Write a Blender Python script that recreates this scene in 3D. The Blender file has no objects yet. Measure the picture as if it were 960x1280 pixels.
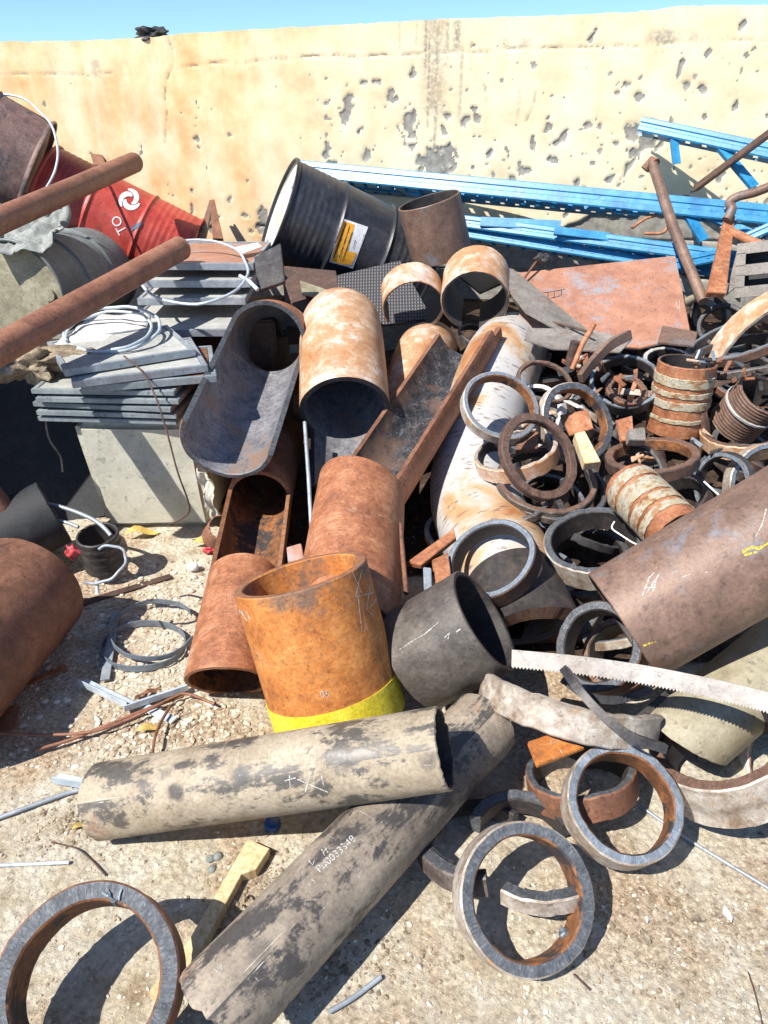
import bpy, bmesh, math, random
import numpy as np
from mathutils import Vector, Matrix, noise
from mathutils.bvhtree import BVHTree
random.seed(7); rng = np.random.RandomState(7)
S = bpy.context.scene
COL = S.collection
R_ = math.radians
# ------------------------------------------------------------------ camera
PITCH = R_(30); H = 1.65; F = 924.0
cam_d = bpy.data.cameras.new('camera'); cam = bpy.data.objects.new('camera', cam_d); COL.objects.link(cam)
cam.location = (0, 0, H); cam.rotation_euler = (R_(90) - PITCH, 0, 0)
cam_d.sensor_fit = 'VERTICAL'; cam_d.sensor_height = 36; cam_d.lens = 36 * F / 1280
cam_d.clip_start = .05; cam_d.clip_end = 2000
S.camera = cam
# ------------------------------------------------------------------ sky and sun
SUN = Vector((.56, .42, -.88)).normalized()
w = bpy.data.worlds.new('World'); S.world = w; w.use_nodes = True
nt = w.node_tree; bg = nt.nodes['Background']
sky = nt.nodes.new('ShaderNodeTexSky'); sky.sky_type = 'NISHITA'; sky.sun_disc = False
sky.sun_elevation = math.asin(-SUN.z); sky.sun_rotation = math.atan2(-SUN.x, -SUN.y)
sky.air_density = .75; sky.dust_density = 0.0; sky.ozone_density = 1.2; sky.altitude = 1200
_tc = nt.nodes.new('ShaderNodeTexCoord'); _sp = nt.nodes.new('ShaderNodeSeparateXYZ'); nt.links.new(_tc.outputs['Generated'], _sp.inputs[0])
_cr = nt.nodes.new('ShaderNodeValToRGB'); _cr.color_ramp.elements[0].position = 0; _cr.color_ramp.elements[0].color = (.42, .62, .76, 1); _cr.color_ramp.elements[1].position = .3; _cr.color_ramp.elements[1].color = (1, 1, 1, 1)
nt.links.new(_sp.outputs[2], _cr.inputs[0]); _mx = nt.nodes.new('ShaderNodeMix'); _mx.data_type = 'RGBA'; _mx.blend_type = 'MULTIPLY'; _mx.inputs[0].default_value = 1
nt.links.new(sky.outputs[0], _mx.inputs[6]); nt.links.new(_cr.outputs[0], _mx.inputs[7]); nt.links.new(_mx.outputs[2], bg.inputs[0]); bg.inputs[1].default_value = .125
sd = bpy.data.lights.new('sun', 'SUN'); sd.energy = 5.0; sd.angle = R_(.5); sd.color = (1, .94, .85)
so = bpy.data.objects.new('sun', sd); COL.objects.link(so)
so.rotation_euler = SUN.to_track_quat('-Z', 'Y').to_euler()
S.view_settings.view_transform = 'Standard'; S.view_settings.look = 'None'
S.view_settings.exposure = .74; S.view_settings.gamma = 1

RIGHT = Vector((1, 0, 0)); FWD = Vector((0, math.cos(PITCH), -math.sin(PITCH))); UP = Vector((0, math.sin(PITCH), math.cos(PITCH)))
CAM = Vector((0, 0, H)); ZUP = Vector((0, 0, 1))
def ray(u, v): return FWD + RIGHT * ((u - 480) / F) + UP * ((640 - v) / F)
def P3(u, v, d): return CAM + ray(u, v) * d
def PZ(u, v, z):
    r = ray(u, v); return CAM + r * ((z - H) / r.z)
def PY(u, v, y):
    r = ray(u, v); return CAM + r * (y / r.y)
# ------------------------------------------------------------------ materials
MATS = {}
class NB:
    def __init__(s, name):
        s.m = bpy.data.materials.new(name); s.m.use_nodes = True; s.t = s.m.node_tree
        s.b = s.t.nodes['Principled BSDF']; MATS[name] = s.m
        tc = s.n('ShaderNodeTexCoord'); oi = s.n('ShaderNodeObjectInfo')
        vm = s.n('ShaderNodeVectorMath', operation='SCALE'); s.l(oi.outputs['Random'], vm.inputs['Scale'])
        vm.inputs[0].default_value = (17.3, 9.1, 23.7)
        ad = s.n('ShaderNodeVectorMath', operation='ADD'); s.l(tc.outputs['Object'], ad.inputs[0]); s.l(vm.outputs[0], ad.inputs[1])
        s.co = ad.outputs[0]; s.uv = tc.outputs['UV']; s.rnd = oi.outputs['Random']
    def n(s, t, **k):
        x = s.t.nodes.new(t)
        for a, b in k.items(): setattr(x, a, b)
        return x
    def l(s, a, b): s.t.links.new(a, b)
    def noise(s, scale, detail=6, rough=.6, dist=0, co=None):
        x = s.n('ShaderNodeTexNoise'); x.inputs['Scale'].default_value = scale; x.inputs['Detail'].default_value = detail
        x.inputs['Roughness'].default_value = rough; x.inputs['Distortion'].default_value = dist
        s.l(co or s.co, x.inputs['Vector']); return x.outputs['Fac']
    def voro(s, scale, feature='F1', co=None):
        x = s.n('ShaderNodeTexVoronoi'); x.feature = feature; x.inputs['Scale'].default_value = scale
        s.l(co or s.co, x.inputs['Vector']); return x
    def mapc(s, sc, co=None):
        x = s.n('ShaderNodeMapping'); x.inputs['Scale'].default_value = sc; s.l(co or s.co, x.inputs['Vector']); return x.outputs[0]
    def ramp(s, f, stops):
        x = s.n('ShaderNodeValToRGB'); r = x.color_ramp
        while len(r.elements) < len(stops): r.elements.new(.5)
        for e, (p, c) in zip(r.elements, stops):
            e.position = p; e.color = (*c, 1) if len(c) == 3 else c
        s.l(f, x.inputs[0]); return x.outputs[0]
    def thr(s, f, a, b):
        x = s.n('ShaderNodeMapRange'); x.inputs[1].default_value = a; x.inputs[2].default_value = b; s.l(f, x.inputs[0]); return x.outputs[0]
    def rng(s, f, a, b, c, d):
        x = s.n('ShaderNodeMapRange'); x.inputs[1].default_value = a; x.inputs[2].default_value = b
        x.inputs[3].default_value = c; x.inputs[4].default_value = d; s.l(f, x.inputs[0]); return x.outputs[0]
    def mix(s, f, a, b, mode='MIX'):
        x = s.n('ShaderNodeMix', data_type='RGBA', blend_type=mode)
        if isinstance(f, float): x.inputs[0].default_value = f
        else: s.l(f, x.inputs[0])
        for q, i in ((a, 6), (b, 7)):
            if isinstance(q, tuple): x.inputs[i].default_value = (*q, 1)
            else: s.l(q, x.inputs[i])
        return x.outputs[2]
    def math(s, op, a, b=0.0):
        x = s.n('ShaderNodeMath', operation=op)
        for q, i in ((a, 0), (b, 1)):
            if isinstance(q, (int, float)): x.inputs[i].default_value = q
            else: s.l(q, x.inputs[i])
        return x.outputs[0]
    def fin(s, col, rough=.7, metal=0.0, bump=None, bd=.002, bs=1.0, spec=None):
        if isinstance(col, tuple): s.b.inputs['Base Color'].default_value = (*col, 1)
        else: s.l(col, s.b.inputs['Base Color'])
        for q, k in ((rough, 'Roughness'), (metal, 'Metallic')):
            if isinstance(q, (int, float)): s.b.inputs[k].default_value = q
            else: s.l(q, s.b.inputs[k])
        if spec is not None: s.b.inputs['Specular IOR Level'].default_value = spec
        if bump is not None:
            x = s.n('ShaderNodeBump'); x.inputs['Strength'].default_value = bs; x.inputs['Distance'].default_value = bd
            s.l(bump, x.inputs['Height']); s.l(x.outputs[0], s.b.inputs['Normal'])
        return s.m

def steel(name, c1, c2, c3, scale=6, rough=(.45, .8), metal=0.0, over=None, over_thr=(.55, .62), over_scale=5, bd=.0015,
          scratch=.25, speck=.35, streak=None):
    """general weathered-steel material: three mottled tones, fine grain, optional overlay patches, scratches"""
    k = NB(name)
    a0 = k.noise(scale, 12, .72, .5); a1 = k.noise(scale * 4.3, 8, .7, .2)
    a = k.math('ADD', k.math('MULTIPLY', a0, .62), k.math('MULTIPLY', a1, .38))
    col = k.ramp(a, [(.38, c1), (.5, c2), (.62, c3)])
    if over:
        o = k.noise(over_scale, 12, .74, .25)
        col = k.mix(k.thr(o, *over_thr), col, over)
    if streak:
        o = k.noise(1, 5, .75, .3, k.mapc((4, 150, 1), k.uv))
        col = k.mix(k.rng(o, .50, .66, 0, .75), col, streak)
    fine = k.noise(90, 5, .75)
    col = k.mix(1.0, col, k.ramp(fine, [(.25, (1 - speck * 1.2,) * 3), (.5, (1, 1, 1)), (.8, (1 + speck,) * 3)]), 'MULTIPLY')
    blot = k.noise(scale * 11, 4, .6)
    col = k.mix(k.rng(blot, .60, .68, 0, .55), col, tuple(x * .45 for x in c1))
    sc = k.noise(14, 3, .9, 1.2, k.mapc((3, 3, 14)))
    col = k.mix(k.thr(sc, .66, .74), col, tuple(min(1, x * 1.5 + .08 * scratch) for x in c3)) if scratch else col
    pit = k.noise(160, 3, .6)
    h = k.math('ADD', k.math('MULTIPLY', a, .8), k.math('MULTIPLY', pit, .45))
    return k.fin(col, k.rng(a, .3, .7, *rough), metal, h, bd, .8)

steel('rust_orange', (.17, .062, .032), (.33, .128, .058), (.47, .225, .12), 7, (.5, .75), over=(.46, .30, .20), over_thr=(.56, .68), over_scale=3, streak=(.18, .08, .045))
steel('rust_bright', (.27, .085, .02), (.48, .17, .036), (.60, .27, .08), 6, (.6, .85), over=(.15, .095, .07), over_thr=(.51, .60), over_scale=3.4, streak=(.33, .15, .05))
steel('rust_brown', (.09, .042, .028), (.175, .078, .045), (.26, .125, .075), 6, (.5, .8))
steel('rust_pipe', (.15, .062, .04), (.24, .105, .062), (.31, .15, .095), 5, (.5, .75))
steel('rust_mauve', (.105, .066, .05), (.17, .105, .078), (.245, .155, .115), 4, (.38, .65), over=(.16, .17, .20), over_thr=(.56, .64), over_scale=3, metal=.1)
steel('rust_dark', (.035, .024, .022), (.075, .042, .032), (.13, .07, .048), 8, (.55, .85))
steel('scale_dark', (.022, .022, .026), (.048, .045, .046), (.10, .09, .085), 9, (.38, .6), metal=.25)
steel('grey_pipe', (.055, .048, .043), (.095, .082, .072), (.145, .128, .112), 7, (.4, .6), metal=.15, scratch=.8)
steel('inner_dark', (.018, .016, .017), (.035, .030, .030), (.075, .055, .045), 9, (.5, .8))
steel('inner_rust', (.07, .035, .02), (.20, .08, .03), (.42, .17, .045), 7, (.6, .85), over=(.035, .03, .032), over_thr=(.5, .56), over_scale=7)
steel('white_flake', (.40, .30, .20), (.66, .62, .57), (.80, .79, .78), 5, (.4, .6), over=(.52, .26, .10), over_thr=(.60, .70), over_scale=3.5, speck=.12, bd=.001)
steel('rust_white', (.34, .15, .06), (.46, .27, .15), (.72, .64, .56), 4.5, (.38, .6), over=(.62, .585, .56), over_thr=(.51, .66), over_scale=2.6, speck=.15, bd=.001, streak=(.36, .19, .09))
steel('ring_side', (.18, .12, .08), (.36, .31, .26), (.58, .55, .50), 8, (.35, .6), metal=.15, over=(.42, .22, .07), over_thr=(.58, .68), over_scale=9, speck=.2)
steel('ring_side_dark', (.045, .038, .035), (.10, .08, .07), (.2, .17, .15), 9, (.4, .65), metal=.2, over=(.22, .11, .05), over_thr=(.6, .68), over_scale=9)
steel('oil_beige', (.055, .052, .05), (.25, .23, .18), (.40, .36, .27), 6.5, (.55, .8), over=(.36, .21, .12), over_thr=(.60, .70), over_scale=3, speck=.3)
steel('oil_grey', (.035, .036, .042), (.16, .15, .135), (.36, .32, .24), 7.5, (.5, .75), over=(.34, .17, .08), over_thr=(.60, .68), over_scale=3.4, speck=.35)
steel('galv', (.22, .25, .28), (.30, .34, .38), (.42, .46, .50), 5, (.4, .6), metal=.35, speck=.15)
steel('frame_grey', (.13, .16, .18), (.21, .25, .27), (.30, .34, .36), 4, (.5, .7), metal=.1, speck=.18)
steel('tile', (.26, .27, .26), (.37, .38, .36), (.47, .48, .45), 3, (.6, .8), over=(.30, .16, .09), over_thr=(.62, .66), over_scale=5, speck=.15)
steel('strap', (.30, .36, .42), (.45, .52, .58), (.62, .70, .76), 5, (.35, .5), metal=.15, speck=.12)
steel('drum_black', (.012, .014, .02), (.024, .027, .036), (.05, .052, .06), 5, (.3, .5), over=(.13, .10, .08), over_thr=(.66, .74), over_scale=6)
steel('drum_head', (.36, .36, .30), (.55, .56, .50), (.68, .69, .64), 4, (.45, .6), speck=.1)
steel('drum_red', (.24, .028, .022), (.38, .045, .032), (.46, .075, .055), 3, (.35, .5), over=(.14, .05, .045), over_thr=(.62, .7), over_scale=6, speck=.15)
steel('drum_rusty', (.10, .06, .055), (.19, .115, .10), (.27, .18, .15), 5, (.5, .7), over=(.05, .055, .07), over_thr=(.54, .62), over_scale=7)
steel('drum_grey', (.10, .12, .125), (.155, .18, .185), (.22, .25, .25), 3.5, (.5, .7), over=(.20, .17, .12), over_thr=(.62, .72), over_scale=6)
steel('drum_olive', (.18, .165, .11), (.28, .26, .18), (.38, .36, .27), 5, (.5, .7), over=(.12, .09, .06), over_thr=(.58, .7), over_scale=9)
steel('bin_beige', (.40, .39, .31), (.52, .51, .42), (.60, .59, .50), 3, (.5, .7), speck=.12, over=(.36, .31, .20), over_thr=(.56, .7), over_scale=3)
steel('blue_paint', (.014, .13, .30), (.022, .21, .42), (.05, .29, .52), 5, (.3, .45), over=(.16, .17, .17), over_thr=(.62, .68), over_scale=14, speck=.1)
steel('plate_pink', (.27, .125, .085), (.36, .175, .115), (.44, .225, .15), 4, (.5, .7), over=(.27, .26, .28), over_thr=(.52, .62), over_scale=5, metal=.05, speck=.18)
steel('plate_grey', (.13, .115, .10), (.20, .18, .16), (.28, .26, .24), 5, (.45, .7), over=(.22, .12, .08), over_thr=(.58, .66), over_scale=6)
steel('saw_steel', (.30, .26, .22), (.42, .38, .34), (.52, .48, .44), 6, (.32, .5), metal=.35, speck=.12)
steel('olive_pipe', (.20, .17, .11), (.30, .27, .19), (.38, .34, .26), 5, (.5, .75), over=(.12, .12, .11), over_thr=(.62, .72), over_scale=6, speck=.2)
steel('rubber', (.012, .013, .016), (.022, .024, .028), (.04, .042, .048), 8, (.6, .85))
steel('cloth_grey', (.16, .17, .16), (.25, .27, .26), (.34, .35, .33), 6, (.8, .95), bd=.003)
steel('burlap', (.10, .075, .05), (.24, .19, .13), (.42, .36, .28), 12, (.85, .95), bd=.004)
steel('slag', (.05, .065, .08), (.12, .15, .18), (.25, .30, .34), 30, (.3, .5), metal=.3, bd=.003)
def chalky(name, c):
    k = NB(name); f = k.noise(170, 4, .8); k.fin(c, .9); k.l(k.thr(f, .40, .52), k.b.inputs['Alpha'])
chalky('chalk', (.50, .50, .48)); chalky('chalk_yellow', (.50, .40, .06))
steel('yellow_paint', (.52, .42, .02), (.66, .55, .03), (.74, .66, .08), 8, (.5, .7), over=(.30, .20, .04), over_thr=(.60, .68), over_scale=9)
steel('black_paint', (.01, .01, .01), (.015, .015, .015), (.02, .02, .02), 8, (.6, .8))
steel('blue_mark', (.05, .09, .16), (.07, .12, .20), (.1, .15, .24), 8, (.6, .8))
steel('white_paint', (.55, .56, .58), (.66, .67, .69), (.74, .75, .77), 8, (.5, .7), speck=.1)
steel('label_orange', (.66, .30, .02), (.78, .37, .03), (.82, .42, .06), 8, (.4, .5), speck=.1)
steel('plastic_blue', (.01, .06, .20), (.012, .08, .26), (.02, .10, .30), 8, (.4, .5))
steel('paper', (.50, .48, .45), (.62, .61, .58), (.72, .71, .69), 5, (.7, .9), over=(.5, .25, .2), over_thr=(.66, .7), over_scale=8)
steel('stone_grey', (.12, .14, .13), (.20, .22, .21), (.30, .32, .3), 30, (.8, .9))
steel('red_plastic', (.3, .02, .03), (.4, .04, .05), (.5, .08, .08), 10, (.4, .6))
steel('leaf_yellow', (.45, .28, .06), (.58, .40, .10), (.65, .48, .2), 12, (.7, .9))

def torch(name, c1, c2, c3, freq=260):
    """flame-cut face: fine ripples running across the wall thickness"""
    k = NB(name)
    st0 = k.noise(1, 6, .7, .6, k.mapc((freq * .7, 40, 1), k.uv)); gr = k.noise(60, 6, .75); st = k.math('ADD', k.math('MULTIPLY', st0, .6), k.math('MULTIPLY', gr, .4))
    big = k.noise(10, 8, .7)
    col = k.ramp(st, [(.36, c1), (.5, c2), (.66, c3)])
    col = k.mix(k.thr(big, .52, .68), col, tuple(x * .55 for x in c2))
    fl = k.noise(70, 4, .7)
    col = k.mix(k.thr(fl, .64, .72), col, (.16, .075, .04))
    return k.fin(col, .48, .25, k.math('ADD', st, k.math('MULTIPLY', fl, .5)), .004, 1.0)
torch('cut_blue', (.11, .135, .17), (.18, .215, .26), (.30, .34, .39))
torch('cut_grey', (.045, .052, .062), (.095, .105, .12), (.21, .23, .25))
torch('cut_dark', (.022, .022, .026), (.055, .055, .062), (.13, .135, .15))
torch('cut_rust', (.09, .055, .042), (.18, .105, .075), (.28, .18, .14))
torch('cut_orange', (.20, .08, .035), (.32, .15, .08), (.42, .24, .15), 120)
torch('cut_white', (.34, .33, .31), (.52, .51, .49), (.68, .67, .66), 90)

def oil(name, base, dark, pale, rust):
    k = NB(name)
    a = k.noise(5, 12, .72, .4); col = k.ramp(a, [(.36, base), (.5, tuple((x + y) / 2 for x, y in zip(base, pale))), (.64, pale)])
    s1 = k.noise(1, 8, .7, .3, k.mapc((9, 3.5, 1), k.uv)); s2 = k.noise(24, 6, .75)
    sm = k.math('ADD', s1, k.math('MULTIPLY', k.math('SUBTRACT', s2, .5), .35))
    col = k.mix(k.rng(sm, .495, .545, 0, .88), col, dark)
    spot = k.voro(11); sp = k.math('ADD', spot.outputs['Distance'], k.math('MULTIPLY', k.math('SUBTRACT', s2, .5), .5))
    col = k.mix(k.math('MULTIPLY', k.thr(sp, .30, .14), k.rng(k.noise(3, 2), .46, .54, 0, .9)), col, dark)
    r = k.noise(3.2, 9, .7); col = k.mix(k.thr(r, .60, .66), col, rust)
    sc = k.noise(1, 4, .8, 1.5, k.mapc((60, 5, 1), k.uv)); col = k.mix(k.thr(sc, .66, .70), col, (.55, .53, .48))
    sc2 = k.noise(1, 3, .8, 1.0, k.mapc((8, 90, 1), k.uv)); col = k.mix(k.thr(sc2, .69, .72), col, (.5, .49, .46))
    f = k.noise(110, 5, .7); col = k.mix(.8, col, k.ramp(f, [(.3, (.6, .6, .6)), (.5, (1, 1, 1)), (.7, (1.25, 1.25, 1.22))]), 'MULTIPLY')
    return k.fin(col, k.rng(sm, .45, .6, .7, .42), 0, k.math('ADD', a, k.math('MULTIPLY', f, .4)), .0012, .8)
oil('oil_beige', (.25, .20, .14), (.06, .056, .054), (.42, .36, .27), (.30, .18, .12))
oil('oil_grey', (.13, .105, .085), (.042, .04, .042), (.34, .285, .22), (.30, .15, .085))
def grit():
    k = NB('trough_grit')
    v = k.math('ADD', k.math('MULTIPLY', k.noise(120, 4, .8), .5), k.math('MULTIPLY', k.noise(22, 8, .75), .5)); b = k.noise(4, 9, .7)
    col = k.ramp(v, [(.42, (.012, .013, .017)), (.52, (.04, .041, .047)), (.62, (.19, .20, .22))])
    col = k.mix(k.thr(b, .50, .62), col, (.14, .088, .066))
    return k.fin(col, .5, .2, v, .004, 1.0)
grit()
def grit2():
    k = NB('trough_grit_pale')
    v = k.math('ADD', k.math('MULTIPLY', k.noise(90, 5, .8), .45), k.math('MULTIPLY', k.noise(16, 8, .75), .55)); b = k.noise(4, 9, .7)
    col = k.ramp(v, [(.38, (.07, .075, .09)), (.5, (.19, .19, .21)), (.64, (.36, .36, .38))])
    col = k.mix(k.thr(b, .52, .62), col, (.24, .16, .12))
    return k.fin(col, .5, .2, v, .003, 1.0)
grit2()
def weld_old():
    k = NB('weld_old')
    u = k.noise(1, 5, .7, 0, k.mapc((40, 500, 1), k.uv)); b = k.noise(14, 6, .7)
    col = k.ramp(b, [(.38, (.26, .11, .05)), (.45, (.42, .34, .20)), (.53, (.46, .45, .37)), (.60, (.36, .20, .10))])
    col = k.mix(k.thr(u, .55, .62), col, (.07, .06, .04))
    return k.fin(col, .7, 0, u, .004, 1)
weld_old()
def flaky():
    k = NB('flaky_white')
    b = k.noise(2.6, 5, .6, .4); cr = k.noise(1, 5, .75, .2, k.mapc((12, 60, 1), k.uv))
    col = k.ramp(b, [(.32, (.36, .14, .05)), (.40, (.44, .29, .16)), (.47, (.46, .44, .42)), (.7, (.36, .385, .42))])
    col = k.mix(k.thr(cr, .56, .62), col, (.17, .13, .11))
    return k.fin(col, .42, 0, k.math('ADD', cr, b), .002, .7)
flaky()
def wood():
    k = NB('wood_pale')
    g = k.noise(1, 6, .6, .8, k.mapc((70, 70, 4)))
    col = k.ramp(g, [(.3, (.40, .27, .13)), (.5, (.60, .45, .26)), (.7, (.70, .57, .37))])
    return k.fin(col, .75, 0, g, .001)
wood()
def ground_mat():
    k = NB('ground')
    big = k.noise(1.7, 7, .62, .5); med = k.noise(9, 8, .7, .4); fine = k.noise(70, 8, .8); peb = k.voro(55); peb2 = k.voro(130)
    col = k.ramp(med, [(.30, (.34, .26, .17)), (.42, (.56, .49, .37)), (.55, (.66, .61, .50)), (.72, (.72, .68, .58))])
    col = k.mix(k.rng(big, .49, .60, 0, .8), col, k.mix(k.thr(fine, .40, .60), (.34, .21, .12), (.62, .50, .36)))
    col = k.mix(.85, col, k.ramp(fine, [(.30, (.38, .35, .32)), (.46, (.92, .92, .92)), (.62, (1.22, 1.22, 1.2))]), 'MULTIPLY')
    col = k.mix(.5, col, k.ramp(peb.outputs['Distance'], [(.2, (1.08, 1.07, 1.05)), (.7, (.72, .70, .68))]), 'MULTIPLY')
    dk = k.noise(26, 6, .75); col = k.mix(k.thr(dk, .62, .68), col, (.17, .13, .10))
    so = k.n('ShaderNodeAttribute', attribute_name='soil'); soil = k.ramp(k.noise(14, 9, .75), [(.35, (.022, .016, .013)), (.5, (.06, .038, .027)), (.7, (.13, .09, .065))])  # rusty dirt colour that also paints shade into the pile's gaps
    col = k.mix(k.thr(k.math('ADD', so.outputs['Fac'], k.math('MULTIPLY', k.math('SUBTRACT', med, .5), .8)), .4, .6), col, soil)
    h = k.math('SUBTRACT', k.math('ADD', k.math('MULTIPLY', fine, 1.0), k.math('MULTIPLY', dk, .6)), k.math('MULTIPLY', peb.outputs['Distance'], .5))
    return k.fin(col, .92, 0, h, .010, 1.0, spec=.2)
ground_mat()
def gravel_mat():
    k = NB('gravel')
    at = k.n('ShaderNodeAttribute', attribute_name='tone')
    col = k.ramp(at.outputs['Fac'], [(0, (.26, .20, .14)), (.3, (.46, .38, .28)), (.6, (.60, .54, .43)), (1, (.68, .63, .54))])
    f = k.noise(150, 4); col = k.mix(.6, col, k.ramp(f, [(.3, (.7, .7, .7)), (.7, (1.1, 1.1, 1.1))]), 'MULTIPLY')
    return k.fin(col, .9, 0, f, .001, spec=.2)
gravel_mat()
def wall_mat():
    k = NB('plaster')
    at = k.n('ShaderNodeAttribute', attribute_name='mask')
    sep = k.n('ShaderNodeSeparateColor'); k.l(at.outputs['Color'], sep.inputs[0])
    big = k.noise(1.3, 7, .62, .4); med = k.noise(6, 7, .6); fine = k.noise(45, 6, .7); st = k.noise(1, 6, .7, .3, k.mapc((3.2, 1, .8)))
    pale = k.ramp(med, [(.3, (.66, .54, .35)), (.5, (.75, .65, .45)), (.7, (.80, .72, .53))])
    warm = k.ramp(med, [(.3, (.62, .32, .12)), (.5, (.73, .47, .22)), (.7, (.78, .60, .34))])
    f = k.math('MULTIPLY', k.rng(st, .38, .62, 0, .85), sep.outputs[1])
    col = k.mix(f, pale, warm)
    col = k.mix(k.math('MULTIPLY', sep.outputs[2], k.thr(fine, .34, .56)), col, (.20, .19, .17))
    grey = k.ramp(k.noise(22, 7, .7), [(.3, (.19, .18, .165)), (.5, (.29, .28, .25)), (.7, (.42, .40, .35))])
    ed = k.math('ADD', sep.outputs[0], k.math('MULTIPLY', k.math('SUBTRACT', fine, .5), .6))
    col = k.mix(k.thr(ed, .42, .5), col, grey)
    vn = k.noise(30, 5, .7, .5); pits = k.thr(vn, .70, .73)
    col = k.mix(pits, col, (.33, .28, .20))
    h = k.math('SUBTRACT', k.math('ADD', k.math('MULTIPLY', fine, .35), k.math('MULTIPLY', med, .3)), k.math('MULTIPLY', pits, .8))
    return k.fin(col, .9, 0, h, .006, .7, spec=.2)
wall_mat()
def mat_corr():
    k = NB('mesh_mat'); w1 = k.n('ShaderNodeTexWave'); w1.inputs['Scale'].default_value = 22; w1.bands_direction = 'Y'; k.l(k.uv, w1.inputs[0])
    w2 = k.n('ShaderNodeTexWave'); w2.inputs['Scale'].default_value = 30; w2.bands_direction = 'X'; k.l(k.uv, w2.inputs[0])
    m = k.math('MULTIPLY', w1.outputs[1], w2.outputs[1]); n = k.noise(20)
    return k.fin(k.ramp(m, [(0, (.03, .03, .035)), (.5, (.12, .12, .13)), (1, (.20, .20, .21))]), .6, .1, m, .005)
mat_corr()
M = MATS
# ------------------------------------------------------------------ object helpers
def tag(o, label=None, cat=None, group=None, kind=None):
    for a, b in (('label', label), ('category', cat), ('group', group), ('kind', kind)):
        if b: o[a] = b
    return o
def link(name, me, mats, parent=None):
    o = bpy.data.objects.new(name, me); COL.objects.link(o)
    if mats is not None:
        for m in (mats if isinstance(mats, (list, tuple)) else [mats]): me.materials.append(M[m])
    if parent: o.parent = parent
    return o
def finish(me, ang=38):
    me.shade_smooth() if hasattr(me, 'shade_smooth') else me.polygons.foreach_set('use_smooth', [True] * len(me.polygons))
    me.set_sharp_from_angle(angle=R_(ang)); me.update(); return me
def recalc(me):
    bm = bmesh.new(); bm.from_mesh(me); bmesh.ops.recalc_face_normals(bm, faces=bm.faces); bm.to_mesh(me); bm.free()
def catmull(pts, n=8):
    p = [Vector(q) for q in pts]; p = [p[0] * 2 - p[1]] + p + [p[-1] * 2 - p[-2]]; out = []
    for i in range(1, len(p) - 2):
        a, b, c, d = p[i - 1:i + 3]
        for k in range(n):
            t = k / n; out.append(.5 * ((2 * b) + (c - a) * t + (2 * a - 5 * b + 4 * c - d) * t * t + (3 * b - a - 3 * c + d) * t ** 3))
    out.append(p[-2]); return out
def frames(path, ref):
    """cumulative length, interpolators along a polyline"""
    P = [Vector(p) for p in path]; L = [0.]
    for a, b in zip(P, P[1:]): L.append(L[-1] + (b - a).length)
    T = [(P[min(i + 1, len(P) - 1)] - P[max(i - 1, 0)]).normalized() for i in range(len(P))]
    N = []; n = Vector(ref)
    for t in T:
        n = (n - t * n.dot(t)).normalized(); N.append(n.copy())
    def at(s):
        s = min(max(s, 0), L[-1]); i = 0
        while i < len(L) - 2 and L[i + 1] < s: i += 1
        f = (s - L[i]) / (L[i + 1] - L[i]) if L[i + 1] > L[i] else 0
        t = T[i].lerp(T[i + 1], f).normalized(); q = N[i].lerp(N[i + 1], f); q = (q - t * q.dot(t)).normalized()
        return P[i].lerp(P[i + 1], f), t, q
    return L[-1], at
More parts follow.
